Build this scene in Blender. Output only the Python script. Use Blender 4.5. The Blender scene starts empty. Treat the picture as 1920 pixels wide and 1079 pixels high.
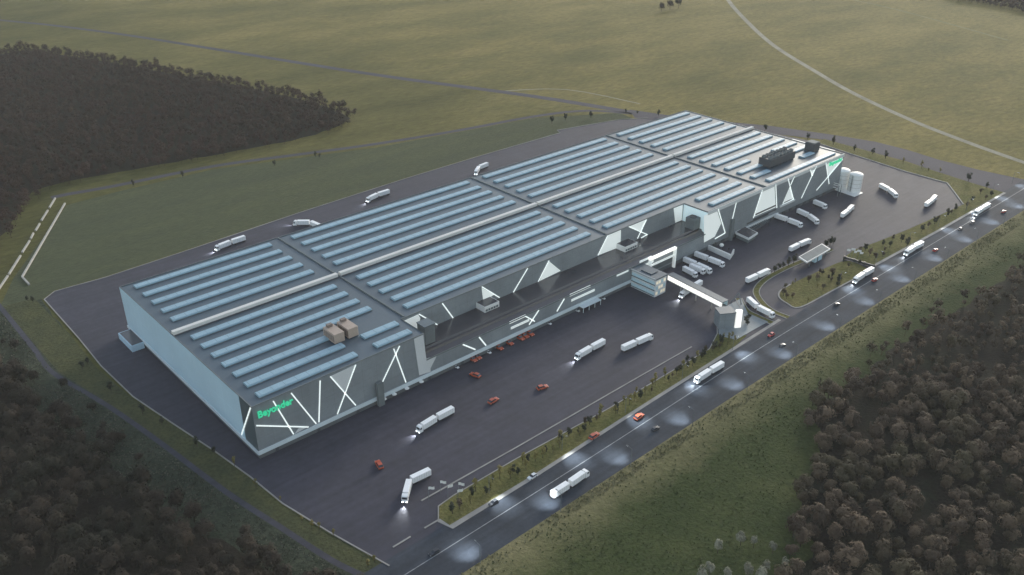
import bpy, bmesh, math, random
from mathutils import Vector, Matrix, noise

R = math.radians
SC = bpy.context.scene
COL = SC.collection
rnd = random.Random(7)

# ------------------------------------------------------------------ camera
F_PX, PITCH, YAW = 1681.7176, 0.48670644, 0.83854688
CAM = Vector((-128.71764, -311.08631, 254.63527))
FW = Vector((math.cos(YAW) * math.cos(PITCH), math.sin(YAW) * math.cos(PITCH), -math.sin(PITCH)))
RT = Vector((math.sin(YAW), -math.cos(YAW), 0))
UP = RT.cross(FW)
cd = bpy.data.cameras.new('camera')
cam = bpy.data.objects.new('camera', cd)
COL.objects.link(cam)
cam.matrix_world = Matrix(((RT.x, UP.x, -FW.x, CAM.x), (RT.y, UP.y, -FW.y, CAM.y), (RT.z, UP.z, -FW.z, CAM.z), (0, 0, 0, 1)))
cd.sensor_fit = 'HORIZONTAL'
cd.sensor_width = 36
cd.lens = 36 * F_PX / 1920
cd.clip_start = 1
cd.clip_end = 8000
SC.camera = cam


def ray(px, py):
    return FW + RT * ((px - 960) / F_PX) - UP * ((py - 539.5) / F_PX)


def G(px, py, z=0.0):            # survey point on the level z
    d = ray(px, py)
    t = (z - CAM.z) / d.z
    return (CAM.x + t * d.x, CAM.y + t * d.y)


def FY(px, py, Y):               # survey point on the facade plane y = Y -> (x, z)
    d = ray(px, py)
    t = (Y - CAM.y) / d.y
    return (CAM.x + t * d.x, CAM.z + t * d.z)


def FX(px, py, X):
    d = ray(px, py)
    t = (X - CAM.x) / d.x
    return (CAM.y + t * d.y, CAM.z + t * d.z)


# ------------------------------------------------------------------ materials
def new_mat(name):
    m = bpy.data.materials.new(name)
    m.use_nodes = True
    nt = m.node_tree
    return m, nt, nt.nodes['Principled BSDF']


def rgb(c):
    return (c[0], c[1], c[2], 1.0)


def mat(name, col, rough=0.7, spec=0.4, metal=0.0, var=0.0, scale=0.2, var2=0.0, scale2=3.0, bump=0.0, bscale=1.0, tint=None):
    """plain surface with two scales of tone variation in world space"""
    m, nt, b = new_mat(name)
    b.inputs['Roughness'].default_value = rough
    b.inputs['Metallic'].default_value = metal
    b.inputs['Specular IOR Level'].default_value = spec
    b.inputs['Base Color'].default_value = rgb(col)
    if var or var2 or bump:
        g = nt.nodes.new('ShaderNodeNewGeometry')
        out = None
        for v, s, dt in ((var, scale, 4.0), (var2, scale2, 3.0)):
            if not v:
                continue
            n = nt.nodes.new('ShaderNodeTexNoise')
            n.inputs['Scale'].default_value = s
            n.inputs['Detail'].default_value = dt
            nt.links.new(g.outputs['Position'], n.inputs['Vector'])
            mr = nt.nodes.new('ShaderNodeMapRange')
            mr.inputs[1].default_value = 0.3
            mr.inputs[2].default_value = 0.7
            mr.inputs[3].default_value = 0.0
            mr.inputs[4].default_value = 1.0
            nt.links.new(n.outputs['Fac'], mr.inputs[0])
            mx = nt.nodes.new('ShaderNodeMix')
            mx.data_type = 'RGBA'
            lo = [c * (1 - v) for c in col]
            hi = [c * (1 + v) for c in (tint or col)]
            if out is None:
                mx.inputs[6].default_value = rgb(lo)
                mx.inputs[7].default_value = rgb(hi)
            else:
                mx.blend_type = 'MULTIPLY'
                mx.inputs[0].default_value = 1.0
                nt.links.new(out, mx.inputs[6])
                cm = nt.nodes.new('ShaderNodeMix')
                cm.data_type = 'RGBA'
                cm.inputs[6].default_value = (1 - v, 1 - v, 1 - v, 1)
                cm.inputs[7].default_value = (1 + v, 1 + v, 1 + v, 1)
                nt.links.new(mr.outputs[0], cm.inputs[0])
                nt.links.new(cm.outputs[2], mx.inputs[7])
            if out is None:
                nt.links.new(mr.outputs[0], mx.inputs[0])
            out = mx.outputs[2]
        if out is not None:
            nt.links.new(out, b.inputs['Base Color'])
        if bump:
            n = nt.nodes.new('ShaderNodeTexNoise')
            n.inputs['Scale'].default_value = bscale
            n.inputs['Detail'].default_value = 5
            nt.links.new(g.outputs['Position'], n.inputs['Vector'])
            bp = nt.nodes.new('ShaderNodeBump')
            bp.inputs['Strength'].default_value = bump
            bp.inputs['Distance'].default_value = 0.5
            nt.links.new(n.outputs['Fac'], bp.inputs['Height'])
            nt.links.new(bp.outputs[0], b.inputs['Normal'])
    return m


def grass_mat(name, cols, scales=(0.006, 0.03, 0.35), stretch=(1, 1, 1), bump=0.6, fine=0.22):
    """meadow: cols = (dark green, mid, straw) mixed by noise of several sizes"""
    m, nt, b = new_mat(name)
    b.inputs['Roughness'].default_value = 0.95
    b.inputs['Specular IOR Level'].default_value = 0.1
    g = nt.nodes.new('ShaderNodeNewGeometry')
    mp = nt.nodes.new('ShaderNodeMapping')
    mp.inputs['Scale'].default_value = stretch
    mp.inputs['Rotation'].default_value = (0, 0, R(35))
    nt.links.new(g.outputs['Position'], mp.inputs['Vector'])
    outs = []
    for s in scales:
        n = nt.nodes.new('ShaderNodeTexNoise')
        n.inputs['Scale'].default_value = s
        n.inputs['Detail'].default_value = 6
        n.inputs['Roughness'].default_value = 0.62
        nt.links.new(mp.outputs[0], n.inputs['Vector'])
        mr = nt.nodes.new('ShaderNodeMapRange')
        mr.inputs[1].default_value = 0.33
        mr.inputs[2].default_value = 0.67
        nt.links.new(n.outputs['Fac'], mr.inputs[0])
        outs.append(mr.outputs[0])

    def mix(f, a, c, fac=None):
        x = nt.nodes.new('ShaderNodeMix')
        x.data_type = 'RGBA'
        nt.links.new(f, x.inputs[0])
        for sock, v in ((x.inputs[6], a), (x.inputs[7], c)):
            if isinstance(v, tuple):
                sock.default_value = rgb(v)
            else:
                nt.links.new(v, sock)
        return x.outputs[2]
    a = mix(outs[0], cols[0], cols[1])
    c = mix(outs[0], cols[1], cols[2])
    o = mix(outs[1], a, c)
    mm = nt.nodes.new('ShaderNodeMix')
    mm.data_type = 'RGBA'
    mm.blend_type = 'MULTIPLY'
    mm.inputs[0].default_value = 1
    nt.links.new(o, mm.inputs[6])
    cf = mix(outs[2], (1 - fine,) * 3, (1 + fine,) * 3)
    nt.links.new(cf, mm.inputs[7])
    nt.links.new(mm.outputs[2], b.inputs['Base Color'])
    bp = nt.nodes.new('ShaderNodeBump')
    bp.inputs['Strength'].default_value = bump
    bp.inputs['Distance'].default_value = 0.6
    nt.links.new(outs[2], bp.inputs['Height'])
    nt.links.new(bp.outputs[0], b.inputs['Normal'])
    return m


def emit_mat(name, col, strength):
    m, nt, b = new_mat(name)
    b.inputs['Base Color'].default_value = rgb(col)
    b.inputs['Roughness'].default_value = 0.4
    b.inputs['Emission Color'].default_value = rgb(col)
    b.inputs['Emission Strength'].default_value = strength
    return m


def leaf_mat(name, ca, cb, cc=None):
    """foliage: tone varies from tree to tree (object random) and from clump to clump"""
    m, nt, b = new_mat(name)
    b.inputs['Roughness'].default_value = 0.8
    b.inputs['Specular IOR Level'].default_value = 0.2
    oi = nt.nodes.new('ShaderNodeObjectInfo')
    g = nt.nodes.new('ShaderNodeNewGeometry')
    n = nt.nodes.new('ShaderNodeTexNoise')
    n.inputs['Scale'].default_value = 0.9
    n.inputs['Detail'].default_value = 2
    nt.links.new(g.outputs['Position'], n.inputs['Vector'])
    n2 = nt.nodes.new('ShaderNodeTexNoise')
    n2.inputs['Scale'].default_value = 0.035
    nt.links.new(g.outputs['Position'], n2.inputs['Vector'])
    cell = nt.nodes.new('ShaderNodeTexVoronoi')
    cell.inputs['Scale'].default_value = 0.17
    cell.voronoi_dimensions = '2D'
    nt.links.new(g.outputs['Position'], cell.inputs['Vector'])
    sep = nt.nodes.new('ShaderNodeSeparateColor')
    nt.links.new(cell.outputs['Color'], sep.inputs[0])
    ad = nt.nodes.new('ShaderNodeMath')
    ad.operation = 'ADD'
    nt.links.new(oi.outputs['Random'], ad.inputs[0])
    nt.links.new(sep.outputs[0], ad.inputs[1])
    fr = nt.nodes.new('ShaderNodeMath')
    fr.operation = 'FRACT'
    nt.links.new(ad.outputs[0], fr.inputs[0])
    av = nt.nodes.new('ShaderNodeMix')
    av.inputs[0].default_value = 0.28
    nt.links.new(fr.outputs[0], av.inputs[2])
    nt.links.new(n.outputs['Fac'], av.inputs[3])
    x = nt.nodes.new('ShaderNodeMix')
    x.data_type = 'RGBA'
    nt.links.new(av.outputs[0], x.inputs[0])
    x.inputs[6].default_value = rgb(ca)
    x.inputs[7].default_value = rgb(cb)
    o = x.outputs[2]
    if cc:
        mr = nt.nodes.new('ShaderNodeMapRange')
        mr.inputs[1].default_value = 0.45
        mr.inputs[2].default_value = 0.65
        nt.links.new(n2.outputs['Fac'], mr.inputs[0])
        y = nt.nodes.new('ShaderNodeMix')
        y.data_type = 'RGBA'
        nt.links.new(mr.outputs[0], y.inputs[0])
        nt.links.new(o, y.inputs[6])
        y.inputs[7].default_value = rgb(cc)
        o = y.outputs[2]
    nt.links.new(o, b.inputs['Base Color'])
    return m


M = {}
M['ground'] = grass_mat('ground_grass', ((0.098, 0.092, 0.028), (0.178, 0.148, 0.044), (0.275, 0.215, 0.076)), scales=(0.0035, 0.012, 0.16), stretch=(0.6, 1.4, 1))
M['meadow'] = grass_mat('meadow_grass', ((0.027, 0.041, 0.012), (0.042, 0.058, 0.018), (0.072, 0.082, 0.029)), scales=(0.012, 0.05, 0.5))
def dry_edge(m, col):
    nt = m.node_tree
    b = nt.nodes['Principled BSDF']
    src = b.inputs['Base Color'].links[0].from_socket
    g = nt.nodes.new('ShaderNodeNewGeometry')
    sx = nt.nodes.new('ShaderNodeSeparateXYZ')
    nt.links.new(g.outputs['Position'], sx.inputs[0])
    n = nt.nodes.new('ShaderNodeTexNoise')
    n.inputs['Scale'].default_value = 0.045
    n.inputs['Detail'].default_value = 7
    n.inputs['Roughness'].default_value = 0.7
    nt.links.new(g.outputs['Position'], n.inputs['Vector'])
    ma = nt.nodes.new('ShaderNodeMath')
    ma.operation = 'MULTIPLY_ADD'
    nt.links.new(n.outputs['Fac'], ma.inputs[0])
    ma.inputs[1].default_value = 34
    nt.links.new(sx.outputs['Y'], ma.inputs[2])
    mr = nt.nodes.new('ShaderNodeMapRange')
    mr.inputs[1].default_value = -119
    mr.inputs[2].default_value = -92
    nt.links.new(ma.outputs[0], mr.inputs[0])
    x = nt.nodes.new('ShaderNodeMix')
    x.data_type = 'RGBA'
    nt.links.new(mr.outputs[0], x.inputs[0])
    nt.links.new(src, x.inputs[6])
    n2 = nt.nodes.new('ShaderNodeTexNoise')
    n2.inputs['Scale'].default_value = 0.35
    n2.inputs['Detail'].default_value = 5
    nt.links.new(g.outputs['Position'], n2.inputs['Vector'])
    y = nt.nodes.new('ShaderNodeMix')
    y.data_type = 'RGBA'
    nt.links.new(n2.outputs['Fac'], y.inputs[0])
    y.inputs[6].default_value = rgb([c * 0.6 for c in col])
    y.inputs[7].default_value = rgb([c * 1.35 for c in col])
    nt.links.new(y.outputs[2], x.inputs[7])
    nt.links.new(x.outputs[2], b.inputs['Base Color'])


dry_edge(M['meadow'], (0.235, 0.205, 0.105))


def greener_dimmed_west(m, col):  # greener grass westward, with the dimmer light there darkened into its colour
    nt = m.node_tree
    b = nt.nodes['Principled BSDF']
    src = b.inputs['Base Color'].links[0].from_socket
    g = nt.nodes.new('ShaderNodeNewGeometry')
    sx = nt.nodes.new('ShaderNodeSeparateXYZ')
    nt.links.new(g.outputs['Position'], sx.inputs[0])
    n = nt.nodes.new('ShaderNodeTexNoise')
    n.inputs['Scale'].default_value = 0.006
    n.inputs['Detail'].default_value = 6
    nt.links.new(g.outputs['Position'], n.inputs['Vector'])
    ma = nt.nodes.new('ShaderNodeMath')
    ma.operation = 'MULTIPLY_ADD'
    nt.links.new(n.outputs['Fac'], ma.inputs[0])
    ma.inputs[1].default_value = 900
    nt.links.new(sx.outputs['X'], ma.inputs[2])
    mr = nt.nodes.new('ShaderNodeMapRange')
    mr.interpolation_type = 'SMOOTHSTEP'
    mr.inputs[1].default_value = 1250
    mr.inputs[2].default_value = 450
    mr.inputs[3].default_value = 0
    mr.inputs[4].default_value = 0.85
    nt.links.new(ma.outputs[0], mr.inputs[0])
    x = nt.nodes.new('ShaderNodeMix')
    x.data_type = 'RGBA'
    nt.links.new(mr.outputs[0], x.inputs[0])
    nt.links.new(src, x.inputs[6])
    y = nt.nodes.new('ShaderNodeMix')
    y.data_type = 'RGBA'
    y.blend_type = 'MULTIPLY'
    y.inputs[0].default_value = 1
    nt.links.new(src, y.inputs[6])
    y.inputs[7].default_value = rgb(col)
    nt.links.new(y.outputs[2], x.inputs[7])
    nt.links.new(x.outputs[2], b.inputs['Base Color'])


greener_dimmed_west(M['ground'], (0.45, 0.54, 0.52))
M['dry'] = grass_mat('dry_verge_grass', ((0.10, 0.12, 0.045), (0.19, 0.18, 0.085), (0.29, 0.26, 0.15)), scales=(0.02, 0.07, 0.5), fine=0.3)
M['mown'] = grass_mat('mown_grass', ((0.062, 0.072, 0.042), (0.076, 0.087, 0.046), (0.098, 0.104, 0.050)), scales=(0.006, 0.03, 0.35), stretch=(0.5, 2.2, 1))
M['verge'] = grass_mat('verge_grass', ((0.085, 0.095, 0.030), (0.135, 0.13, 0.042), (0.20, 0.165, 0.065)), scales=(0.02, 0.09, 0.6), fine=0.3)
M['scrub'] = grass_mat('scrub_grass', ((0.026, 0.034, 0.022), (0.042, 0.052, 0.033), (0.072, 0.080, 0.054)), scales=(0.02, 0.09, 0.5), fine=0.35)
M['lawn'] = grass_mat('lawn_grass', ((0.046, 0.054, 0.028), (0.066, 0.072, 0.034), (0.100, 0.098, 0.040)), scales=(0.02, 0.09, 0.6), fine=0.3)
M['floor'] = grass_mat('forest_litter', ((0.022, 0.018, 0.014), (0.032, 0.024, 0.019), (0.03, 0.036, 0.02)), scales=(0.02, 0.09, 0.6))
M['yard'] = mat('yard_asphalt', (0.045, 0.0435, 0.060), 0.75, 0.3, var=0.12, scale=0.02, var2=0.10, scale2=0.35, bump=0.08, bscale=0.8)
M['road'] = mat('road_asphalt', (0.040, 0.047, 0.060), 0.85, 0.2, var=0.14, scale=0.05, var2=0.12, scale2=0.6, bump=0.06, bscale=0.8)
M['farroad'] = mat('service_road_asphalt', (0.062, 0.058, 0.074), 0.85, 0.2, var=0.12, scale=0.03, var2=0.08, scale2=0.5)
M['gravel'] = mat('gravel_track', (0.27, 0.25, 0.19), 0.9, 0.2, var=0.2, scale=0.05, var2=0.15, scale2=0.6)
M['kerb'] = mat('kerb_concrete', (0.30, 0.285, 0.265), 0.8, 0.3, var=0.15, scale=0.15)
M['line'] = mat('road_paint', (0.24, 0.25, 0.26), 0.7, 0.3, var=0.25, scale=0.6)
M['paving'] = mat('plaza_paving', (0.22, 0.25, 0.26), 0.6, 0.4, var=0.12, scale=0.2)
def streaks(m, amt=0.16):
    nt = m.node_tree
    b = nt.nodes['Principled BSDF']
    src = b.inputs['Base Color'].links[0].from_socket
    g = nt.nodes.new('ShaderNodeNewGeometry')
    for sc, rot, am in (((0.012, 0.32, 1), 0.0, amt), ((0.02, 0.5, 1), R(68), amt * 0.6), ((0.09, 0.09, 1), 0.3, amt * 0.9)):
        mp = nt.nodes.new('ShaderNodeMapping')
        mp.inputs['Scale'].default_value = sc
        mp.inputs['Rotation'].default_value = (0, 0, rot)
        nt.links.new(g.outputs['Position'], mp.inputs['Vector'])
        n = nt.nodes.new('ShaderNodeTexNoise')
        n.inputs['Detail'].default_value = 5
        n.inputs['Scale'].default_value = 1
        nt.links.new(mp.outputs[0], n.inputs['Vector'])
        mr = nt.nodes.new('ShaderNodeMapRange')
        mr.inputs[1].default_value = 0.35
        mr.inputs[2].default_value = 0.68
        mr.inputs[3].default_value = 1 + am
        mr.inputs[4].default_value = 1 - am
        nt.links.new(n.outputs['Fac'], mr.inputs[0])
        x = nt.nodes.new('ShaderNodeMix')
        x.data_type = 'RGBA'
        x.blend_type = 'MULTIPLY'
        x.inputs[0].default_value = 1
        nt.links.new(src, x.inputs[6])
        nt.links.new(mr.outputs[0], x.inputs[7])
        src = x.outputs[2]
    nt.links.new(src, b.inputs['Base Color'])


def joints(m, pitch, width=0.11, dark=0.72, base=None):
    nt = m.node_tree
    b = nt.nodes['Principled BSDF']
    src = b.inputs['Base Color'].links[0].from_socket
    g = nt.nodes.new('ShaderNodeNewGeometry')
    sx = nt.nodes.new('ShaderNodeSeparateXYZ')
    nt.links.new(g.outputs['Position'], sx.inputs[0])
    fac = None
    for ax, pt in (('X', pitch), ('Z', 5.5)):
        md = nt.nodes.new('ShaderNodeMath')
        md.operation = 'FLOORED_MODULO'
        nt.links.new(sx.outputs[ax], md.inputs[0])
        md.inputs[1].default_value = pt
        lt = nt.nodes.new('ShaderNodeMath')
        lt.operation = 'LESS_THAN'
        nt.links.new(md.outputs[0], lt.inputs[0])
        lt.inputs[1].default_value = width
        if fac is None:
            fac = lt.outputs[0]
        else:
            mx = nt.nodes.new('ShaderNodeMath')
            mx.operation = 'MAXIMUM'
            nt.links.new(fac, mx.inputs[0])
            nt.links.new(lt.outputs[0], mx.inputs[1])
            fac = mx.outputs[0]
    x = nt.nodes.new('ShaderNodeMix')
    x.data_type = 'RGBA'
    x.blend_type = 'MULTIPLY'
    nt.links.new(fac, x.inputs[0])
    nt.links.new(src, x.inputs[6])
    x.inputs[7].default_value = (dark, dark, dark, 1)
    nt.links.new(x.outputs[2], b.inputs['Base Color'])


streaks(M['yard'], 0.11)
streaks(M['road'], 0.14)
M['roof'] = mat('roof_membrane', (0.030, 0.060, 0.086), 0.5, 0.9, var=0.10, scale=0.03, var2=0.06, scale2=0.6)
M['lowroof'] = mat('dark_roof_membrane', (0.05, 0.047, 0.055), 0.22, 0.6, var=0.15, scale=0.05)
M['skylight'] = mat('skylight_glazing', (0.25, 0.385, 0.46), 0.45, 0.6, var=0.07, scale=0.12, var2=0.06, scale2=1.5)
M['pale'] = mat('pale_blue_cladding', (0.46, 0.62, 0.72), 0.5, 0.4, var=0.04, scale=0.05)
M['grey'] = mat('grey_facade_panel', (0.22, 0.245, 0.26), 0.45, 0.5, var=0.14, scale=0.06, var2=0.05, scale2=0.5)
joints(M['grey'], 8.0)
M['glass'] = mat('dark_facade_glass', (0.075, 0.10, 0.11), 0.3, 0.5, var=0.1, scale=0.2)
M['white'] = mat('white_cladding', (0.74, 0.74, 0.72), 0.5, 0.4, var=0.04, scale=0.2)
M['panelpale'] = mat('pale_facade_panel', (0.62, 0.64, 0.64), 0.5, 0.4, var=0.05, scale=0.1)
M['band'] = mat('plinth_band', (0.62, 0.69, 0.72), 0.5, 0.4, var=0.05, scale=0.1)
M['plinth'] = mat('dark_plinth', (0.12, 0.13, 0.135), 0.6, 0.4, var=0.12, scale=0.2)
M['stone'] = mat('pale_monitor_cladding', (0.66, 0.65, 0.62), 0.7, 0.2, var=0.05, scale=0.1)
M['concrete'] = mat('pale_concrete', (0.42, 0.40, 0.36), 0.8, 0.3, var=0.12, scale=0.3)
M['dark'] = mat('dark_metal', (0.06, 0.063, 0.07), 0.45, 0.5, var=0.1, scale=0.5)
M['greymetal'] = mat('grey_metal', (0.15, 0.17, 0.175), 0.7, 0.2, var=0.1, scale=0.3)
M['tan'] = mat('tan_unit_casing', (0.42, 0.33, 0.27), 0.6, 0.4, var=0.06, scale=0.4)
M['tan2'] = mat('tan_unit_louvre', (0.20, 0.16, 0.14), 0.6, 0.4)
M['glow'] = emit_mat('light_strip', (0.93, 1.0, 0.97), 0.24)
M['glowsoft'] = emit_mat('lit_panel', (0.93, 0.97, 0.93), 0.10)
M['glowwarm'] = emit_mat('lit_corridor_glass', (1.0, 0.97, 0.90), 0.30)
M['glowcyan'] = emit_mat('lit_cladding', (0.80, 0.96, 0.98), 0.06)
M['sign'] = emit_mat('green_sign', (0.05, 0.62, 0.33), 0.20)
M['lamp'] = emit_mat('lamp_glow', (0.90, 0.97, 1.0), 3.0)
M['officeglass'] = emit_mat('office_window_glass', (0.36, 0.52, 0.58), 0.05)
M['officewarm'] = emit_mat('office_lit_window', (0.90, 0.80, 0.62), 0.12)
M['truckwhite'] = mat('truck_white_panel', (0.86, 0.86, 0.86), 0.4, 0.5, var=0.03, scale=0.5)
M['tyre'] = mat('tyre_rubber', (0.03, 0.03, 0.03), 0.85, 0.3)
M['window'] = mat('vehicle_glass', (0.03, 0.035, 0.045), 0.1, 0.7)
M['carorange'] = mat('orange_car_paint', (0.44, 0.075, 0.03), 0.3, 0.5)
M['carred'] = mat('red_car_paint', (0.50, 0.05, 0.04), 0.3, 0.5)
M['cardark'] = mat('dark_car_paint', (0.03, 0.032, 0.04), 0.3, 0.5)
M['carwhite'] = mat('white_car_paint', (0.75, 0.76, 0.76), 0.3, 0.5)
M['taillight'] = mat('red_tail_lens', (0.35, 0.02, 0.02), 0.3, 0.5)
M['bark'] = mat('bark', (0.07, 0.055, 0.045), 0.9, 0.2, var=0.2, scale=2)
M['leafbrown'] = leaf_mat('autumn_foliage', (0.018, 0.012, 0.009), (0.170, 0.120, 0.078), (0.070, 0.060, 0.032))
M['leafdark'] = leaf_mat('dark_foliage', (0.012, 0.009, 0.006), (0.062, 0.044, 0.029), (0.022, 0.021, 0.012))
M['leafpale'] = leaf_mat('pale_foliage', (0.12, 0.12, 0.085), (0.32, 0.31, 0.23))
M['leaffar'] = leaf_mat('far_foliage', (0.016, 0.011, 0.008), (0.078, 0.050, 0.033), (0.056, 0.030, 0.022))
M['leafgreen'] = leaf_mat('evergreen_foliage', (0.022, 0.028, 0.018), (0.042, 0.045, 0.028))
M['leafyellow'] = leaf_mat('sapling_foliage', (0.12, 0.11, 0.035), (0.22, 0.18, 0.06))


# ------------------------------------------------------------------ mesh helpers
class MB:
    def __init__(s):
        s.v = []
        s.f = []

    def quad(s, a, b, c, d):
        n = len(s.v)
        s.v += [a, b, c, d]
        s.f.append((n, n + 1, n + 2, n + 3))

    def box(s, x0, x1, y0, y1, z0, z1, bev=0.0):
        if bev:
            # chamfered vertical edges and top rim
            b = bev
            pts = [(x0 + b, y0), (x1 - b, y0), (x1, y0 + b), (x1, y1 - b), (x1 - b, y1), (x0 + b, y1), (x0, y1 - b), (x0, y0 + b)]
            s.prism(pts, z0, z1 - b, cap=False)
            top = [(x0 + b * (1 if p[0] == x0 else 2 if p[0] == x0 + b else 0), 0) for p in pts]
            cx, cy = (x0 + x1) / 2, (y0 + y1) / 2
            sx = (x1 - x0 - 2 * b) / (x1 - x0)
            sy = (y1 - y0 - 2 * b) / (y1 - y0)
            n = len(s.v) - 8
            s.v += [(cx + (p[0] - cx) * sx, cy + (p[1] - cy) * sy, z1) for p in pts]
            for i in range(8):
                j = (i + 1) % 8
                s.f.append((n + i, n + j, n + 8 + j, n + 8 + i))
            s.f.append(tuple(range(n + 8, n + 16)))
            return
        n = len(s.v)
        s.v += [(x0, y0, z0), (x1, y0, z0), (x1, y1, z0), (x0, y1, z0), (x0, y0, z1), (x1, y0, z1), (x1, y1, z1), (x0, y1, z1)]
        s.f += [(n, n + 3, n + 2, n + 1), (n + 4, n + 5, n + 6, n + 7), (n, n + 1, n + 5, n + 4), (n + 1, n + 2, n + 6, n + 5), (n + 2, n + 3, n + 7, n + 6), (n + 3, n, n + 4, n + 7)]

    def prism(s, pts, z0, z1, cap=True):
        n = len(s.v)
        k = len(pts)
        s.v += [(p[0], p[1], z0) for p in pts] + [(p[0], p[1], z1) for p in pts]
        for i in range(k):
            j = (i + 1) % k
            s.f.append((n + i, n + j, n + k + j, n + k + i))
        s.f.append(tuple(range(n + k - 1, n - 1, -1)))
        if cap:
            s.f.append(tuple(range(n + k, n + 2 * k)))

    def tube(s, a, b, r0, r1, seg=8):
        a = Vector(a)
        b = Vector(b)
        d = (b - a).normalized()
        u = d.orthogonal().normalized()
        w = d.cross(u)
        n = len(s.v)
        for p, r in ((a, r0), (b, r1)):
            for i in range(seg):
                t = 2 * math.pi * i / seg
                s.v.append(tuple(p + u * (r * math.cos(t)) + w * (r * math.sin(t))))
        for i in range(seg):
            j = (i + 1) % seg
            s.f.append((n + i, n + j, n + seg + j, n + seg + i))
        s.f.append(tuple(range(n + seg - 1, n - 1, -1)))
        s.f.append(tuple(range(n + seg, n + 2 * seg)))

    def lathe(s, prof, cx, cy, seg=24):
        n = len(s.v)
        k = len(prof)
        for r, z in prof:
            for i in range(seg):
                t = 2 * math.pi * i / seg
                s.v.append((cx + r * math.cos(t), cy + r * math.sin(t), z))
        for q in range(k - 1):
            for i in range(seg):
                j = (i + 1) % seg
                s.f.append((n + q * seg + i, n + q * seg + j, n + (q + 1) * seg + j, n + (q + 1) * seg + i))
        s.f.append(tuple(range(n + seg - 1, n - 1, -1)))
        s.f.append(tuple(range(n + (k - 1) * seg, n + k * seg)))

    def slab(s, pts, axis, off, th):
        """flat polygon of pts on plane axis=off, thickness th towards the negative axis side (outwards)"""
        n = len(s.v)
        k = len(pts)
        for o in (off, off - th):
            for p in pts:
                s.v.append((p[0], o, p[1]) if axis == 'y' else (o, p[0], p[1]))
        for i in range(k):
            j = (i + 1) % k
            s.f.append((n + i, n + j, n + k + j, n + k + i))
        s.f.append(tuple(range(n, n + k)))
        s.f.append(tuple(range(n + 2 * k - 1, n + k - 1, -1)))

    def bar(s, p, q, w, axis, off, th):
        d = Vector((q[0] - p[0], q[1] - p[1]))
        d.normalize()
        nx, nz = -d.y * w / 2, d.x * w / 2
        s.slab([(p[0] + nx, p[1] + nz), (q[0] + nx, q[1] + nz), (q[0] - nx, q[1] - nz), (p[0] - nx, p[1] - nz)], axis, off, th)

    def mesh(s, name, m):
        me = bpy.data.meshes.new(name)
        me.from_pydata(s.v, [], s.f)
        bm = bmesh.new()
        bm.from_mesh(me)
        bmesh.ops.recalc_face_normals(bm, faces=bm.faces)
        bm.to_mesh(me)
        bm.free()
        me.materials.append(m)
        return me

    def build(s, name, m, parent=None):
        return link(name, s.mesh(name, m), parent)


def link(name, me, parent=None):
    o = bpy.data.objects.new(name, me)
    COL.objects.link(o)
    if parent:
        o.parent = parent
    return o


def tag(o, label=None, cat=None, group=None, kind=None):
    if label:
        o['label'] = label
    if cat:
        o['category'] = cat
    if group:
        o['group'] = group
    if kind:
        o['kind'] = kind
    return o


def thing(name, label, cat, loc=(0, 0, 0), rz=0.0, group=None):
    o = bpy.data.objects.new(name, None)
    COL.objects.link(o)
    o.location = loc
    o.rotation_euler = (0, 0, rz)
    o.empty_display_size = 1
    return tag(o, label, cat, group)


def copy_tree(o, parent=None):
    c = o.copy()
    COL.objects.link(c)
    c.parent = parent
    for ch in list(o.children):
        copy_tree(ch, c)
    return c


def sheet(name, pts, z, m, kind='structure'):
    me = bpy.data.meshes.new(name)
    bm = bmesh.new()
    f = bm.faces.new([bm.verts.new((p[0], p[1], z)) for p in pts])
    if f.normal.z < 0:
        f.normal_flip()
    f.normal_update()
    if f.normal.z < 0:
        f.normal_flip()
    bmesh.ops.triangulate(bm, faces=bm.faces[:])
    bm.to_mesh(me)
    bm.free()
    me.materials.append(m)
    o = link(name, me)
    o['kind'] = kind
    return o


def smooth(pts, n=6):
    """Catmull-Rom through pts"""
    out = []
    for i in range(len(pts) - 1):
        p0 = pts[max(i - 1, 0)]
        p1 = pts[i]
        p2 = pts[i + 1]
        p3 = pts[min(i + 2, len(pts) - 1)]
        for k in range(n):
            t = k / n
            out.append(tuple(0.5 * (2 * p1[a] + (p2[a] - p0[a]) * t + (2 * p0[a] - 5 * p1[a] + 4 * p2[a] - p3[a]) * t * t + (3 * p1[a] - p0[a] - 3 * p2[a] + p3[a]) * t ** 3) for a in (0, 1)))
    out.append(tuple(pts[-1][:2]))
    return out


def offsets(pts, w):
    L = []
    Rr = []
    for i, p in enumerate(pts):
        a = Vector(pts[max(i - 1, 0)][:2])
        b = Vector(pts[min(i + 1, len(pts) - 1)][:2])
        d = (b - a).normalized()
        n = Vector((-d.y, d.x))
        ww = w[i] if isinstance(w, (list, tuple)) else w
        k = 1.0
        if 0 < i < len(pts) - 1:
            d1 = (Vector(p[:2]) - a).normalized()
            c = max(0.5, math.sqrt((1 + max(-0.9, d1.dot((b - Vector(p[:2])).normalized()))) / 2))
            k = 1 / c
        L.append((p[0] + n.x * ww / 2 * k, p[1] + n.y * ww / 2 * k))
        Rr.append((p[0] - n.x * ww / 2 * k, p[1] - n.y * ww / 2 * k))
    return L, Rr


def ribbon(name, pts, w, z, m, kind='structure'):
    L, Rr = offsets(pts, w)
    mb = MB()
    for i in range(len(pts) - 1):
        mb.quad((*Rr[i], z), (*Rr[i + 1], z), (*L[i + 1], z), (*L[i], z))
    o = mb.build(name, m)
    o['kind'] = kind
    return o


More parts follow.
